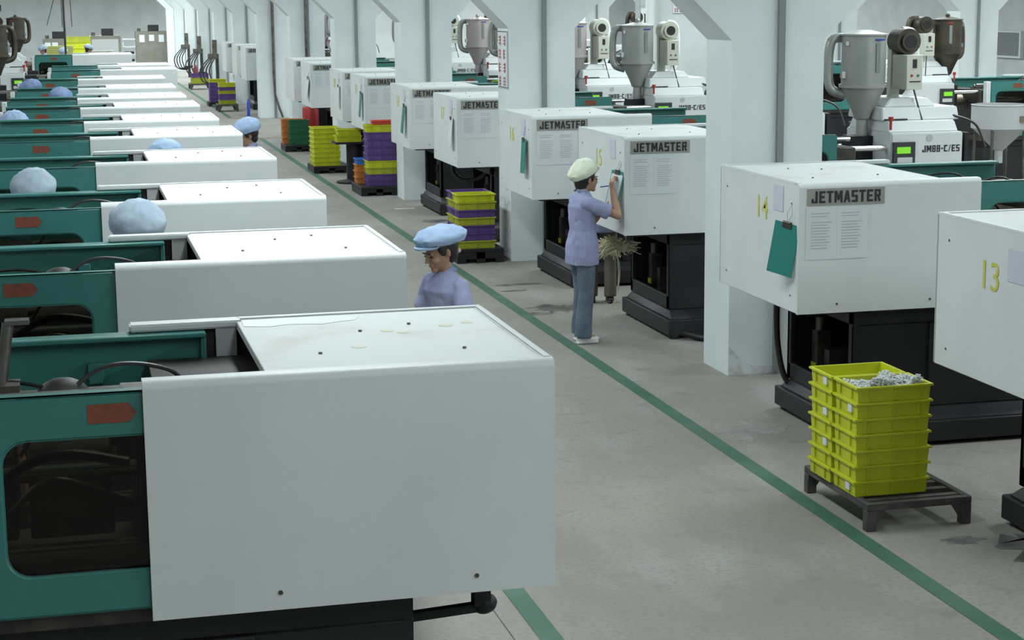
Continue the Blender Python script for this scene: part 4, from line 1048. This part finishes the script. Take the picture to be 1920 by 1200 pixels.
# white shelves with black stock
t = thing('shelf_rack', 'small white rack with black trays beside the middle far cabinet', 'rack', (2.72, 82, 0))
for k in range(4): obj('shelf', G().box((0, 0, .35+.33*k), (.55, .5, .4+.33*k)), 'label', t)
for lx in (0, .5): obj('upright', G().box((lx, .2, 0), (lx+.05, .28, 1.4)), 'label', t)
for k, (dx, wd_) in enumerate(((.1, .7), (.05, .6))):
    tag(obj('tray', G().box((2.76+dx*.3, 82.0, .401+.33*k), (2.76+dx*.3+.42, 82.45, .5+.33*k)), 'black', bev=.01), f'{["lower", "upper"][k]} black tray on the small white rack', 'tray')
# cords from the ceiling and a slim black pole
for k, (x_, dx) in enumerate(((-.02, -.35), (.10, 0), (.17, 0), (.33, .02))):
    tag(obj('cord', G().tube([(x_+.0, 50, 5.5), (x_+dx*.1, 50, 3.2), (x_+dx*.8 if k == 0 else x_+dx, 50, 2.35 if k else 2.4)], .012, 5), 'steel'), ['slanting cord hanging from the ceiling over the far tables', 'first straight cord hanging over the far tables', 'second straight cord hanging over the far tables', 'cord hanging farthest to the right over the far tables'][k], 'cord')
tag(obj('pole', G().cyl((.16, 52, 0), (.16, 52, 5.5), .03, n=8), 'charcoal'), 'slim dark pole standing among the far-left tables', 'pole')
t = thing('insect_lamp', 'glowing blue-white lamp at the top left corner of the photo', 'lamp', (-1.3, 40, 2.86))
obj('tube', G().cyl((-.1, 0, 0), (.1, 0, 0), .03), 'lamp', t); obj('housing', G().box((-.14, -.0, .06), (.14, .1, .1)).box((-.14, 0, -.03), (-.11, .1, .1)).box((.11, 0, -.03), (.14, .1, .1)), 'charcoal', t)
obj('hanger', G().cyl((0, .05, .1), (0, .05, 2.7), .005, n=5), 'charcoal', t)
# hose racks on the distant columns
for i, (cy, lab) in enumerate(((60.2, 'first'), (66.9, 'second'), (73.6, 'third'))):
    t = thing('hose_rack', f'{lab} bundle of black hoses looping on the columns beyond the cross aisle', 'hoses', (4.85, cy-.1, 0))
    obj('valve', G().box((-.15, -.1, 1.15), (.2, .05, 1.3)).box((0, -.1, 1.3), (.15, 0, 1.75)), 'steel', t)
    obj('stem', G().box((.1, -.06, .0), (.2, .05, 1.2)), 'charcoal', t)
    for k in range(4):
        obj('hose', G().tube(bent([(-.1+.06*k, -.1, 1.18), (-.42+.1*k, -.12, .8), (-.35+.1*k, -.14, .42), (.0, -.12, .32+.04*k), (.3, -.1, .45)], 5), .022, 6), 'rubber', t)
tag(obj('fire_extinguisher', G().lathe([(.08, .0), (.09, .02), (.09, .6), (.05, .68), (.03, .72)], (4.75, 66.5, .0), 14), 'darkred'), 'small red cylinder among the hoses on the far columns', 'extinguisher')
tag(obj('gas_cylinder', G().lathe([(.035, 0), (.04, .03), (.04, .42), (.02, .46), (.02, .5)], (4.66, 46.9, 0), 14), 'bluebtn'), 'slim blue cylinder standing beside the sixth column', 'cylinder')
# red drum under machine 21, black bin by the purple stack, white pipe
tag(obj('drum', G().lathe([(.16, 0), (.17, .02), (.17, .45), (.16, .47)], (4.95, 37.05, .36), 16), 'red'), 'red drum on the block between the green and yellow crate stacks', 'drum')
tag(obj('block', G().box((4.75, 36.95-.05, 0), (5.1, 37.25, .358)), 'kiln', bev=.01), 'low block under the red drum', 'block')
tag(obj('cabinet', G().box((5.03, 27.5, .0), (5.10, 28.3, .86)), 'charcoal', bev=.01), 'dark narrow box beside the tall purple stack', 'box')
tag(obj('paper_scrap', G().box((4.6, 25.55, .0), (4.9, 25.62, .004)), 'label'), 'white scrap lying on the floor by the third column', 'scrap')
print('objects', len(bpy.data.objects))
